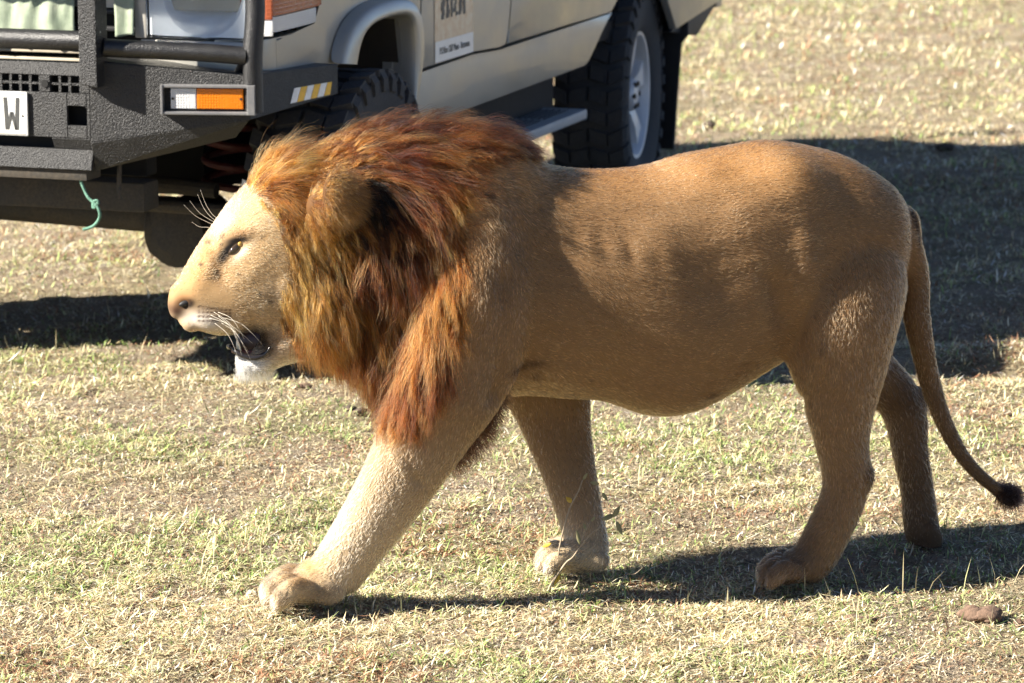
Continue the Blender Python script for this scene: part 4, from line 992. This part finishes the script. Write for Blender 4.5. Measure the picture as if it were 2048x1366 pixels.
# the skin under the mane is dark
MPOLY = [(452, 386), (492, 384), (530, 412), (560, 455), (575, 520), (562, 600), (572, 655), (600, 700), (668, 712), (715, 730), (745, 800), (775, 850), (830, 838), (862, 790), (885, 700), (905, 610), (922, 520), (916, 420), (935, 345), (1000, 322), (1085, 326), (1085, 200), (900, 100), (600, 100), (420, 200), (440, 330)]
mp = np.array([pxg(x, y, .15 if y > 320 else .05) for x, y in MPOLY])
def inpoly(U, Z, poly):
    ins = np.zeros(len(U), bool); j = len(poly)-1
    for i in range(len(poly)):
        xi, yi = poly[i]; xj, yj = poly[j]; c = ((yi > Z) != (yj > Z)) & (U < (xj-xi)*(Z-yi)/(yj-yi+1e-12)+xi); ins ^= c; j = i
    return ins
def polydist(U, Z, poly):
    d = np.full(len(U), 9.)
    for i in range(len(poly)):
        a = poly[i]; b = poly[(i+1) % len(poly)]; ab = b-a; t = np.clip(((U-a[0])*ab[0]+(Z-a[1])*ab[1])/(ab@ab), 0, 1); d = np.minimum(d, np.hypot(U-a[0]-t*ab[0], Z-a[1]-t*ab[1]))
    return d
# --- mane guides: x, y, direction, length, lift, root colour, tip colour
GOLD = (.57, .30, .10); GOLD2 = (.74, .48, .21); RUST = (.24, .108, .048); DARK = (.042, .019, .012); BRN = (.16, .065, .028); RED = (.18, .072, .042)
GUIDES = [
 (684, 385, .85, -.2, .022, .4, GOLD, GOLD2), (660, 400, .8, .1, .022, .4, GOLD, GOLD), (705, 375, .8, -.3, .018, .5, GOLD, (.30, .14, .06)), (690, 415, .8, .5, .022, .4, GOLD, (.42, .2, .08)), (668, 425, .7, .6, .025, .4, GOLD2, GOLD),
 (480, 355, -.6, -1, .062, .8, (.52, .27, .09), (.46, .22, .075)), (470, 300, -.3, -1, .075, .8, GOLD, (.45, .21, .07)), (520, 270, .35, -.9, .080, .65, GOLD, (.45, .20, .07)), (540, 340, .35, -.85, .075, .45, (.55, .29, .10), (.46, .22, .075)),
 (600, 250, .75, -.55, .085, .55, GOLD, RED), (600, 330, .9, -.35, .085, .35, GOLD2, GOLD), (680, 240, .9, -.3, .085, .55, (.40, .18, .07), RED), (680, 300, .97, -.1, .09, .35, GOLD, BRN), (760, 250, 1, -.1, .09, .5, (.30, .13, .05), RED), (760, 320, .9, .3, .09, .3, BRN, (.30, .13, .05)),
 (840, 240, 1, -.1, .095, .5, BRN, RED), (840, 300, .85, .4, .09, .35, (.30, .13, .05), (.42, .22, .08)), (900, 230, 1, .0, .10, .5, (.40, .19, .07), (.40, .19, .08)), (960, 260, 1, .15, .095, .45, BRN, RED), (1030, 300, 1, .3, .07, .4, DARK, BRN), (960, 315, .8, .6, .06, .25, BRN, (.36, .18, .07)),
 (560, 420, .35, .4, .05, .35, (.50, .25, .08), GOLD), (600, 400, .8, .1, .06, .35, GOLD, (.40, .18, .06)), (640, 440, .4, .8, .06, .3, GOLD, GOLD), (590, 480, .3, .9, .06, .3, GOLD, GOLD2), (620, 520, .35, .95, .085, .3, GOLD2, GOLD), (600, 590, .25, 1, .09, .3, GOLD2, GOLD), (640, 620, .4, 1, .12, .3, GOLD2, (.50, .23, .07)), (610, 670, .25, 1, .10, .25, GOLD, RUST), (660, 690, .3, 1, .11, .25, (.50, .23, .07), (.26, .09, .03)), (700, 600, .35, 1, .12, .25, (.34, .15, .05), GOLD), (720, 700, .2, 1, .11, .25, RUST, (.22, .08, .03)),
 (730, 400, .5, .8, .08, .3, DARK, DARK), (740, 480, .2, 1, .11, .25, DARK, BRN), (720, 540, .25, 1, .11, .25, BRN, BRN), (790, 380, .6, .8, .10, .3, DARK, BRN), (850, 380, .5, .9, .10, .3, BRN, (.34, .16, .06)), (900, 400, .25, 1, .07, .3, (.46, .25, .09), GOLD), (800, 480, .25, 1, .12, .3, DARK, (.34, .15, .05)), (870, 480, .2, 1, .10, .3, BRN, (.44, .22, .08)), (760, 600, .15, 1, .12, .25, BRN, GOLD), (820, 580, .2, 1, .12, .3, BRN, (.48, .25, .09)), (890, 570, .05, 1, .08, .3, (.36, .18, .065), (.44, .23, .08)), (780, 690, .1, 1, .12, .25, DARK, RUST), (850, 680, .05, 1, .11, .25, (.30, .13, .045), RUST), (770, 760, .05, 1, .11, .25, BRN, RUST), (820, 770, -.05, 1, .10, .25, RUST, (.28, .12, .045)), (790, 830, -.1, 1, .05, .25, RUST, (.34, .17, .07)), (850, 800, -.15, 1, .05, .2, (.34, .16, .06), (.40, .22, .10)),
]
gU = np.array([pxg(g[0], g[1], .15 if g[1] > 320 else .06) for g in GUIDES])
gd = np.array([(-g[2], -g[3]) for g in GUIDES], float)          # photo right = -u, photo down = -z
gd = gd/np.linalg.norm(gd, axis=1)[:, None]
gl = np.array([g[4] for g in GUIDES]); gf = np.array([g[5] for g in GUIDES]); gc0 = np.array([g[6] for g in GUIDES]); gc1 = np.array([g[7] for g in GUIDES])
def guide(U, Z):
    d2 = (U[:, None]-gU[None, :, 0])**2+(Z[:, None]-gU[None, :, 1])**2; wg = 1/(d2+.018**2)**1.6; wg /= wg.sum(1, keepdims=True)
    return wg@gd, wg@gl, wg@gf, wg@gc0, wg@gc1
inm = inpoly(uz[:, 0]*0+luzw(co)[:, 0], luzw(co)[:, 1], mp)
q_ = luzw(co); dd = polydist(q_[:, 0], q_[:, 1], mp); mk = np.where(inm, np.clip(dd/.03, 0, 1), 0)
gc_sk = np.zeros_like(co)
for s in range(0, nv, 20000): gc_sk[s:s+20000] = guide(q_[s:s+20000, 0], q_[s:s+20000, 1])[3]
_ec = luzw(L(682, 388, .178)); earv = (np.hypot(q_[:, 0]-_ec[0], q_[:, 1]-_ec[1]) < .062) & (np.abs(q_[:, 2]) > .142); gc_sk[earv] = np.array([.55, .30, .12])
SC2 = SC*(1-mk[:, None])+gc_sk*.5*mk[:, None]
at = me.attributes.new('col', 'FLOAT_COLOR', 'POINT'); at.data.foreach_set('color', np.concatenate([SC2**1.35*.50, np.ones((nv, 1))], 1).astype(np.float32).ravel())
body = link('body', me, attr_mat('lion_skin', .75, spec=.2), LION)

# --- hair
me.calc_loop_triangles(); tri = np.zeros(len(me.loop_triangles)*3, int); me.loop_triangles.foreach_get('vertices', tri); tri = tri.reshape(-1, 3)
tA = co[tri[:, 0]]; tB = co[tri[:, 1]]; tC = co[tri[:, 2]]; area = np.linalg.norm(np.cross(tB-tA, tC-tA), axis=1)/2
def sample(n, wtri):
    p = area*wtri; p /= p.sum(); i = RNG.choice(len(tri), n, p=p); r1 = np.sqrt(RNG.random(n)); r2 = RNG.random(n)
    b = np.stack([1-r1, r1*(1-r2), r1*r2], 1)
    P = (co[tri[i]]*b[..., None]).sum(1); Nn = (NRM[tri[i]]*b[..., None]).sum(1); Nn /= np.linalg.norm(Nn, axis=1)[:, None]; return i, b, P, Nn
def vattr(i, b, A): return (A[tri[i]]*(b[..., None] if A.ndim == 2 else b)).sum(1)
def hair_obj(name, pts, rad, cols, mat, parent):
    n, k, _ = pts.shape; hc = bpy.data.hair_curves.new(name); hc.add_curves([k]*n)
    hc.position_data.foreach_set('vector', pts.astype(np.float32).ravel())
    a = hc.attributes.get('radius') or hc.attributes.new('radius', 'FLOAT', 'POINT'); a.data.foreach_set('value', rad.astype(np.float32).ravel())
    a = hc.attributes.new('col', 'FLOAT_COLOR', 'POINT'); a.data.foreach_set('color', np.concatenate([cols, np.ones((n, k, 1))], 2).astype(np.float32).ravel())
    return link(name, hc, mat, parent)
FUR = hair_mat('lion_fur', .38, .55); MANE = hair_mat('lion_mane_hair', .36, .55, 1.26)
# short coat everywhere but under the thick of the mane
tm_k = mk[tri].mean(1); far = luzw((tA+tB+tC)/3)[:, 2] < -.02
facew = np.clip((.20-dh[tri].mean(1))/.08, 0, 1)
def short_coat(n):
    i, b, P, Nn = sample(n, (1-np.clip(tm_k*1.6-.3, 0, 1)*.97)*np.where(far, .55, 1.)*(1+2.2*facew))
    F = vattr(i, b, SF); C = paint(P, vattr(i, b, SCc)); H = vattr(i, b, SH)*RNG.uniform(.7, 1.25, n)
    q = luzw(P); eye = (np.hypot(q[:, 0]-pxg(464, 496, .08)[0], q[:, 1]-pxg(464, 496, .08)[1]) < .020) | (np.hypot(q[:, 0]-pxg(358, 608, .0)[0], q[:, 1]-pxg(358, 608, .0)[1]) < .030)
    H = np.where(eye, H*.25, H); mz = np.hypot(q[:, 0]-pxg(405, 618, .05)[0], q[:, 1]-pxg(405, 618, .05)[1]); H = H*np.clip((mz-.03)/.04, .6, 1); H = np.where(q[:, 1] < .05, H*.8, H)
    sw = V1.fbm(q[:, 0]*16, q[:, 1]*16+q[:, 2]*9, 3)-.5
    side_ = np.cross(Nn, F); F = F+side_*(sw*1.5)[:, None]+RNG.normal(0, .16, P.shape)-np.array([0, 0, .22])
    F -= Nn*(F*Nn).sum(1)[:, None]; F /= np.linalg.norm(F, axis=1)[:, None]+1e-9
    lift = RNG.uniform(.15, .45, n)[:, None]; d0 = Nn*lift+F*(1-lift); d0 /= np.linalg.norm(d0, axis=1)[:, None]
    t = np.array([0, .5, 1.]); pts = P[:, None]-Nn[:, None]*.0015+d0[:, None]*(H[:, None]*t)[..., None]+((F-Nn*.25)[:, None]*(H[:, None]*.35*t**2)[..., None])
    br = RNG.lognormal(0, np.where(np.hypot(q[:, 0]-hd_uz[0], q[:, 1]-hd_uz[1]) < .18, .45, .42), n); clump = .45+.62*V2.fbm(q[:, 0]*95, q[:, 1]*95+q[:, 2]*60, 2)+.48*V4.fbm(q[:, 0]*34, q[:, 1]*60+q[:, 2]*40, 2)
    fz = np.clip((.22-np.hypot(q[:, 0]-hd_uz[0], q[:, 1]-hd_uz[1]))/.06, 0, 1); fk = 1+fz*(1.5*V2.fbm(q[:, 0]*130+5, q[:, 1]*75, 2)-.85)
    cc = C**1.42*.60*(br*fk*clump*(.80+.42*V3.fbm(q[:, 0]*4+3, q[:, 1]*4+q[:, 2]*3, 3)))[:, None]; cols = np.stack([cc*.72, cc, cc*1.18], 1)
    rad = np.repeat(np.array([[.00052, .00046, .00008]]), n, 0)
    return pts, rad, np.clip(cols, 0, .95)
hair_obj('coat', *short_coat(300000), FUR, LION)

def mane(n, nclump):
    wt2 = np.where(far, .45, 1.)*np.clip(tm_k*4, 0, 1)
    i, b, P, Nn = sample(n, wt2); q = luzw(P)
    gdir, gln, glf, c0, c1 = [], [], [], [], []
    for s in range(0, n, 20000):
        r = guide(q[s:s+20000, 0], q[s:s+20000, 1]); [l_.append(v) for l_, v in zip((gdir, gln, glf, c0, c1), r)]
    gdir, gln, glf, c0, c1 = map(np.concatenate, (gdir, gln, glf, c0, c1))
    # clump membership through a jittered grid on the skin
    ci = RNG.choice(n, nclump, replace=False); Pc = P[ci]
    from mathutils.kdtree import KDTree
    kd = KDTree(nclump)
    for j_, p_ in enumerate(Pc): kd.insert(p_, j_)
    kd.balance(); near = np.array([kd.find(p_)[1] for p_ in P])
    D = LU[None]*gdir[:, :1]+np.array([0, 0, 1.])[None]*gdir[:, 1:2]
    D = D-Nn*(D*Nn).sum(1)[:, None]*.9; D /= np.linalg.norm(D, axis=1)[:, None]+1e-9
    clr = np.random.default_rng(5); cj = clr.normal(0, .16, (nclump, 3)); cl = clr.uniform(.75, 1.3, nclump); cb = clr.lognormal(0, .38, nclump); ph = clr.uniform(0, 6.28, (nclump, 2)); cw = clr.uniform(.3, 1.5, nclump); cg = clr.random(nclump)
    D = D+cj[near]+RNG.normal(0, .09, D.shape); D /= np.linalg.norm(D, axis=1)[:, None]
    ln = gln*cl[near]*RNG.uniform(.7, 1.2, n)
    ln = np.where((q[:, 0] > pxg(560, 350, .04)[0]) & (q[:, 1] > pxg(520, 400, .06)[1]), ln*1.45, ln)
    ec = luzw(L(682, 388, .178)); ear = (np.hypot((q[:, 0]-ec[0]), (q[:, 1]-ec[1])) < .060) & (np.abs(q[:, 2]) > .150)
    above = (np.hypot(q[:, 0]-luzw(L(665, 335, .13))[0], q[:, 1]-luzw(L(665, 335, .13))[1]) < .055) & ~ear; behind = (np.hypot(q[:, 0]-luzw(L(735, 400, .15))[0], q[:, 1]-luzw(L(735, 400, .15))[1]) < .040) & ~ear
    ln = np.where(ear, RNG.uniform(.014, .034, n), np.where(above, ln*.5, np.where(behind, ln*.6, ln)))
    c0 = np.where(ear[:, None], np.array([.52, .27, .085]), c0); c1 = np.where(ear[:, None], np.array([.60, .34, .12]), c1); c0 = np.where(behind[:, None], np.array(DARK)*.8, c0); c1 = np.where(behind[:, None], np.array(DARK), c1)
    edge = np.clip(vattr(i, b, mk), .1, 1); ln = ln*np.where(ear, 1, .45+.55*edge)
    K = 9; ts = np.linspace(0, 1, K)
    lf = np.clip(glf*RNG.uniform(.6, 1.35, n), 0.05, .95)
    pos = np.zeros((n, K, 3)); pos[:, 0] = P-Nn*.004
    gravity = np.array([0, 0, -1.])
    Cside = np.cross(D, Nn)
    for k in range(1, K):
        t = ts[k]; a = lf[:, None]*(1-t)**1.3
        d = Nn*a+D*(1-a)+gravity*(.42*t*t)
        wv = np.sin(ph[near, 0]+t*7*cw[near]+q[:, 0]*30)*.22*t; wv2 = np.sin(ph[near, 1]+t*6*cw[near])*.12*t
        d = d+Cside*wv[:, None]+Nn*wv2[:, None]+RNG.normal(0, .05, D.shape)
        d /= np.linalg.norm(d, axis=1)[:, None]; pos[:, k] = pos[:, k-1]+d*(ln/(K-1))[:, None]
    # pull every strand towards the leader of its lock
    lead = pos[ci][near]; pull = (.08+.52*ts**1.1)*1.0
    offr = np.linalg.norm(pos[:, 0]-lead[:, 0], axis=1)
    stray = RNG.random(n) < .10
    pw = np.where(stray[:, None], .15, 1.)*pull[None]*np.clip(1.2-offr[:, None]/.035, .15, 1)
    pos[:, 1:] = pos[:, 1:]*(1-pw[:, 1:, None])+(lead[:, 1:]+(pos[:, :1]-lead[:, :1])*.25)*pw[:, 1:, None]
    fr = RNG.normal(0, .0018, (n, K, 3))*ts[None, :, None]; pos += fr
    sw = cg[near]; br = cb[near]*RNG.lognormal(0, .22, n)
    hi = (sw > .62)[:, None]; cR = np.where(hi, c0*.72+np.array(GOLD)*.28, c0); cT = np.where(hi, c1*.68+np.array(GOLD2)*.32, c1); lo = (sw < .2)[:, None]; cR = np.where(lo, cR*.55, cR); cT = np.where(lo, cT*.55, cT)
    f_ = np.clip(ts[None]*1.25-.1, 0, 1)[..., None]; cols = (cR[:, None]*(1-f_)+cT[:, None]*f_)*br[:, None, None]; cols = (cols*np.array([1., .93, .90]))**1.6*.74*(.40+.60*np.clip(ts*2.0, 0, 1))[None, :, None]  # roots darkened: shade deep in the mane is put into the colour
    rad = np.repeat((.00028*np.array([.9, 1, 1, 1, .95, .85, .7, .5, .15]))[None], n, 0)*RNG.uniform(.7, 1.3, n)[:, None]
    return pos, rad, np.clip(cols, .004, .95)
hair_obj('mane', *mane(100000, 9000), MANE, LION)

# --- eyes, mouth, whiskers, tail tuft
def camproj(P):
    v = P-_c; d = v@_f; return 1024+FPX*(v@_r)/d, 683-FPX*(v@_u)/d, d
_px, _py, _pd = camproj(co)
def surf(x, y, rad=7):
    m = np.hypot(_px-x, _py-y) < rad
    if not m.any(): m = np.hypot(_px-x, _py-y) < 25
    k = np.where(m)[0]; k = k[_pd[k] < _pd[k].min()+.02]; return co[k].mean(0), NRM[k].mean(0)/np.linalg.norm(NRM[k].mean(0))
def mirr(P): return P-2*np.multiply.outer((P-LO)@LW, LW)
def ball(name, c, r, mat, sq_=None):
    bm = bmesh.new(); g = bmesh.ops.create_icosphere(bm, subdivisions=3, radius=1)
    for v in g['verts']:
        p = np.array(v.co); v.co = c+(LU*p[0]*r[0]+np.array([0, 0, 1.])*p[1]*r[1]+LW*p[2]*r[2])
    return from_bm(name, bm, mat, LION, True)
M['eye'] = simple('wet_dark_eye', (.035, .022, .012), .06, coat=.6); M['iris'] = simple('amber_iris', (.46, .27, .06), .12, coat=.5)
M['gum'] = simple('black_lip', (.016, .014, .015), .22, bumpk=.3, bscale=220); M['mouth'] = simple('mouth_interior', (.020, .006, .006), .4); M['tooth'] = simple('ivory_tooth', (.72, .66, .50), .35); M['tongue'] = simple('tongue', (.09, .028, .026), .4)
pe, ne = surf(471, 496)
for fn in (lambda p: p, mirr):
    e_ = ball('eye', np.zeros(3), (.0190, .0070, .0085), M['eye'])
    cz_, sz_ = math.cos(math.radians(-42)), math.sin(math.radians(-42)); v_ = np.zeros(len(e_.data.vertices)*3); e_.data.vertices.foreach_get('co', v_); v_ = v_.reshape(-1, 3)
    a_ = v_@LU; z_ = v_[:, 2]; v_ = fn((pe-LW*.003)+(LU*(a_*cz_+z_*sz_*-1)[:, None]*1.0+np.array([0, 0, 1.])*((a_*sz_+z_*cz_))[:, None]+LW*(v_@LW)[:, None])); e_.data.vertices.foreach_set('co', v_.ravel()); e_.data.update()
    pi_ = pe+LW*.0052+LU*(-.009)+np.array([0, 0, .008]); ball('iris', fn(pi_-LW*.0015), (.0050, .0050, .003), M['iris'])
M['nose'] = simple('nose_leather', (.075, .040, .034), .45, bumpk=.4, bscale=400); M['nostril'] = simple('nostril_black', (.006, .005, .005), .6)
ball('nose_leather', L(353, 612, 0), (.0105, .0145, .030), M['nose'])
for fn in (lambda p: p, mirr):
    pn_, nn_ = surf(371, 607, 5)
    e_ = ball('nostril', np.zeros(3), (.0150, .0068, .006), M['nostril']); v_ = np.zeros(len(e_.data.vertices)*3); e_.data.vertices.foreach_get('co', v_); v_ = v_.reshape(-1, 3)
    ca_, sa_ = math.cos(math.radians(-14)), math.sin(math.radians(-14)); a_ = v_@LU; z_ = v_[:, 2]
    v_ = fn(pn_-nn_*.0015+LU*(a_*ca_-z_*sa_)[:, None]+np.array([0, 0, 1.])*(a_*sa_+z_*ca_)[:, None]+LW*(v_@LW)[:, None]); e_.data.vertices.foreach_set('co', v_.ravel()); e_.data.update()
ball('mouth_interior', L(516, 682, 0), (.044, .040, .030), M['mouth'])
ball('tongue', L(505, 700, 0), (.045, .012, .028), M['tongue'])
def ctube(name, P, r, mat, n=8):
    bm = bmesh.new(); P = catmull(np.array(P), 5); rr_ = np.interp(np.linspace(0, 1, len(P)), np.linspace(0, 1, len(r)), r); add_tube(bm, list(P), list(rr_), n); return from_bm(name, bm, mat, LION, True)
for s_ in (1, -1):
    wl_ = lambda w_: w_*s_
    ctube('lower_lip', [L(464, 694, wl_(.030)), L(474, 704, wl_(.042)), L(492, 713, wl_(.050)), L(512, 715, wl_(.057)), L(530, 708, wl_(.060)), L(541, 694, wl_(.066))], [.003, .0055, .006, .006, .005, .002], M['gum'], 12)
    ctube('canine_tooth', [L(478, 702, wl_(.030)), L(476, 690, wl_(.031)), L(474, 681, wl_(.030))], [.0055, .0045, .001], M['tooth'])
ctube('chin_lip', [L(462, 694, -.03), L(458, 693, 0), L(462, 694, .03)], [.005, .006, .005], M['gum'], 10)
WH = simple('whisker', (.62, .56, .46), .4)
rw = random.Random(9)
for k in range(9):
    x0 = 432+rw.uniform(-14, 26); y0 = 634+rw.uniform(-14, 18); p, n_ = surf(x0, y0); w0 = float((p-LO)@LW)
    ex = x0+rw.uniform(40, 92); ey = y0+rw.uniform(48, 85)
    ctube('whisker', [p, L((x0*2+ex)/3+8, (y0*2+ey)/3-6, w0+.022), L((x0+ex*2)/3+6, (y0+ey*2)/3-4, w0+.036), L(ex, ey, w0+.036)], [.0004, .00036, .00026, .00012], WH, 5)
for x0, y0, ex, ey in ((428, 432, 401, 380), (424, 436, 395, 388), (421, 440, 380, 402), (419, 446, 368, 410), (418, 455, 384, 444)):
    ctube('whisker', [L(x0+16, y0+8, -.05), L(x0, y0, -.055), L((x0+ex)/2-2, (y0+ey)/2+4, -.065), L(ex, ey, -.075)], [.00034, .00034, .00025, .00012], WH, 5)
# dark tuft at the end of the tail, loose hair at the elbow and chin
def tuft(name, roots, dirs, ln, c0, c1, mat=MANE, spread=.35, rad=.00035):
    n = len(roots); d = dirs+RNG.normal(0, spread, roots.shape); d /= np.linalg.norm(d, axis=1)[:, None]; K = 6; ts = np.linspace(0, 1, K)
    lns = ln*RNG.uniform(.6, 1.2, n); pos = roots[:, None]+d[:, None]*(lns[:, None]*ts)[..., None]+np.array([0, 0, -1.])*(lns[:, None]*ts**2*.25)[..., None]+RNG.normal(0, .001, (n, K, 3))*ts[None, :, None]
    cols = (np.array(c0)*(1-ts[:, None])+np.array(c1)*ts[:, None])[None]*RNG.lognormal(0, .3, n)[:, None, None]
    return hair_obj(name, pos, np.repeat((rad*np.array([1, 1, .95, .8, .6, .2]))[None], n, 0), np.clip(cols, .003, .9), mat, LION)
te = L(1996, 982, 0); td = L(2040, 992, 0)-te; td /= np.linalg.norm(td); n = 3600
rt_ = te+td*(RNG.random(n)*.030)[:, None]+RNG.normal(0, .0065, (n, 3)); tuft('tail_tuft', rt_, np.repeat(td[None], n, 0), .034, (.03, .016, .010), (.022, .012, .009), spread=.55)
n = 2200; a_ = RNG.random(n)[:, None]; rt_ = np.where(a_ < .6, L(992, 755, .125)*(1-a_/.6)+L(958, 848, .12)*(a_/.6), L(958, 848, .12)*(1-(a_-.6)/.4)+L(893, 918, .135)*((a_-.6)/.4))+RNG.normal(0, .008, (n, 3)); tuft('elbow_fringe', rt_, np.repeat((-LU*.6+np.array([0, 0, -.8]))[None], n, 0), .046, (.07, .035, .02), (.02, .011, .008), spread=.35)
n = 1500; rt_ = np.array([L(x, y, w_) for x, y, w_ in zip(RNG.uniform(474, 540, n), RNG.uniform(724, 744, n), RNG.uniform(-.035, .04, n))]); tuft('chin_beard', rt_, np.repeat((-LU*.15+np.array([0, 0, -1.]))[None], n, 0), .022, (.80, .76, .68), (.86, .82, .76), FUR, .5)

# thick fur of the ears
ek = np.where(earv[tri].all(1))[0]
if len(ek):
    n = 7000; p_ = area[ek]/area[ek].sum(); i_ = ek[RNG.choice(len(ek), n, p=p_)]; r1 = np.sqrt(RNG.random(n)); r2 = RNG.random(n); b_ = np.stack([1-r1, r1*(1-r2), r1*r2], 1)
    P_ = (co[tri[i_]]*b_[..., None]).sum(1); N_ = (NRM[tri[i_]]*b_[..., None]).sum(1)
    dr = N_*.35-LU*.75+np.array([0, 0, -.25]); tuft('ear_fur', P_, dr, .032, (.15, .06, .018), (.25, .108, .034), MANE, .32, .0003)

# ================================================================== small things on the ground
M['dung'] = simple('dry_dung', (.13, .082, .055), .95, 0, .45, 60, .9, 90)
M['clod'] = simple('dark_earth_clod', (.075, .055, .042), .95, 0, .4, 60, .9, 90)
def lump(name, x, y, w_, h_, mat, label, cat, seed, group=None, pieces=1):
    """pieces: rounded overlapping lumps of one dropping"""
    bm = bmesh.new(); r = random.Random(seed); s = FPX/np.linalg.norm(G(x, y)-_c); base = G(x, y); W = w_/s/2; H = h_/s/2
    vn = VN(seed+50, 32)
    for k in range(pieces):
        ox = (r.random()-.5)*W*1.2 if pieces > 1 else 0; oy = (r.random()-.5)*W*.7 if pieces > 1 else 0; f_ = r.uniform(.45, .8) if pieces > 1 else 1
        g = bmesh.ops.create_icosphere(bm, subdivisions=3, radius=1)
        for v in g['verts']:
            p = np.array(v.co); d = 1+.9*(float(vn.fbm(np.array([p[0]*2.2+k*7+9]), np.array([p[1]*2.2+p[2]*1.7+9]), 3)[0])-.5)
            v.co = base+np.array([ox+p[0]*W*f_*d, oy+p[1]*W*.8*f_*d, H*.75*f_+p[2]*H*f_*d+(ground_z(np.array([base[0]]), np.array([base[1]]))[0])])
    o = from_bm(name, bm, mat, None, True); tag(o, label, cat, group); return o
lump('dung_lump', 1964, 1238, 74, 44, M['dung'], 'crusty brown dung lump with fibres, lowest at the right edge of the grass', 'dung', 1, None, 13)
lump('dung_lump', 2044, 1246, 26, 22, M['dung'], 'small brown dung piece cut by the right picture edge', 'dung', 2, None, 2)
lump('dung_lump', 1722, 1240, 60, 22, M['dung'], 'flat crumbled brown dung patch in front of the hind paw', 'dung', 3, None, 6)
lump('dung_lump', 604, 783, 32, 20, M['dung'], 'small brown dung pellet below the chin of the lion', 'dung', 4, None, 3)
lump('earth_clod', 722, 838, 26, 18, M['clod'], 'dark earth clod just left of the chest mane', 'clod', 5)
lump('earth_clod', 700, 826, 22, 14, M['clod'], 'smaller dark earth clod behind the one left of the chest mane', 'clod', 6)
lump('earth_clod', 1419, 256, 22, 20, M['clod'], 'dark clod standing at the sunlit far edge of the vehicle shadow', 'clod', 7)
lump('earth_clod', 1888, 300, 34, 16, M['clod'], 'dark clod lying inside the far vehicle shadow above the rump', 'clod', 8)
lump('earth_clod', 840, 1075, 18, 12, M['clod'], 'little dark clod on pale bare soil between the fore legs', 'clod', 11)

# --- a bent leafy twig standing before the far fore paw
M['twig'] = simple('grey_twig', (.30, .235, .16), .8, 0, .25, 80); M['leaf_y'] = simple('yellow_leaf', (.62, .40, .05), .6, 0, .25, 60); M['leaf_g'] = simple('dull_olive_leaf', (.23, .21, .10), .7, 0, .3, 60)
tb_ = G(1108, 1176); TW = empty('leafy_twig', tb_); tag(TW, 'thin bent twig with small yellow and olive leaves before the far fore paw', 'twig')
ty_ = tb_[1]; NY = np.array([0, 1., 0])
def tp(x, y, dy=0.): return hit(x, y, (0, ty_+dy, 0), NY)
def twig(P, r, name='stem'):
    bm = bmesh.new(); P = catmull(np.array(P), 4); add_tube(bm, list(P), list(np.linspace(r, r*.55, len(P))), 7); return from_bm(name, bm, M['twig'], TW, True)
twig([tp(1106, 1174), tp(1108, 1156), tp(1118, 1128), tp(1117, 1108), tp(1122, 1080), tp(1132, 1040), tp(1142, 1010), tp(1150, 995), tp(1158, 980), tp(1165, 960)], .0022)
twig([tp(1098, 1175), tp(1130, 1128, -.01), tp(1145, 1115, -.015), tp(1160, 1095, -.02), tp(1180, 1070, -.03), tp(1203, 1052, -.035)], .0024)
twig([tp(1162, 1085, -.02), tp(1172, 1060, -.02), tp(1182, 1042, -.02)], .0012); twig([tp(1240, 1180, -.02), tp(1250, 1150), tp(1270, 1148, .02), tp(1290, 1130, .02)], .0014, 'side_twig')
def leaf(x, y, ang, ln, wd, mat, curl=.3, dy=0.):
    c = tp(x, y, dy); a = math.radians(ang); d = np.array([math.cos(a), .25, math.sin(a)]); d /= np.linalg.norm(d); s = np.cross(d, np.array([.2, -1., .3])); s /= np.linalg.norm(s); n_ = np.cross(s, d)
    bm = bmesh.new(); rows = []
    for t in np.linspace(0, 1, 7):
        hw = wd*math.sin(math.pi*(t**.8))*.5+.0003; m_ = c+d*ln*t+n_*ln*curl*t*t
        rows.append([bm.verts.new(m_-s*hw+n_*hw*.4), bm.verts.new(m_), bm.verts.new(m_+s*hw+n_*hw*.4)])
    for r0, r1 in zip(rows, rows[1:]):
        for k in range(2): bm.faces.new([r0[k], r0[k+1], r1[k+1], r1[k]])
    o = from_bm('leaf', bm, mat, TW, True); sd = o.modifiers.new('t', 'SOLIDIFY'); sd.thickness = .0004
leaf(1143, 1006, 130, .018, .010, M['leaf_y'], -.3); leaf(1118, 1145, -110, .030, .012, M['leaf_y'], .2); leaf(1103, 1086, -150, .028, .008, M['leaf_y'], -.5); leaf(1166, 960, 60, .018, .006, M['leaf_g'])
leaf(1160, 1090, 105, .034, .008, M['leaf_g'], .15); leaf(1172, 1060, 115, .016, .006, M['leaf_g']); leaf(1182, 1043, 50, .014, .005, M['leaf_g']); leaf(1203, 1040, 20, .034, .011, M['leaf_g'], -.4); leaf(1226, 1035, 60, .030, .011, M['leaf_g'], .2); leaf(1232, 1042, -70, .034, .010, M['leaf_g'], .3); leaf(1180, 965, -10, .026, .008, M['leaf_g'], -.5, .05); leaf(1204, 985, -60, .022, .008, M['leaf_g'], .2, .05)
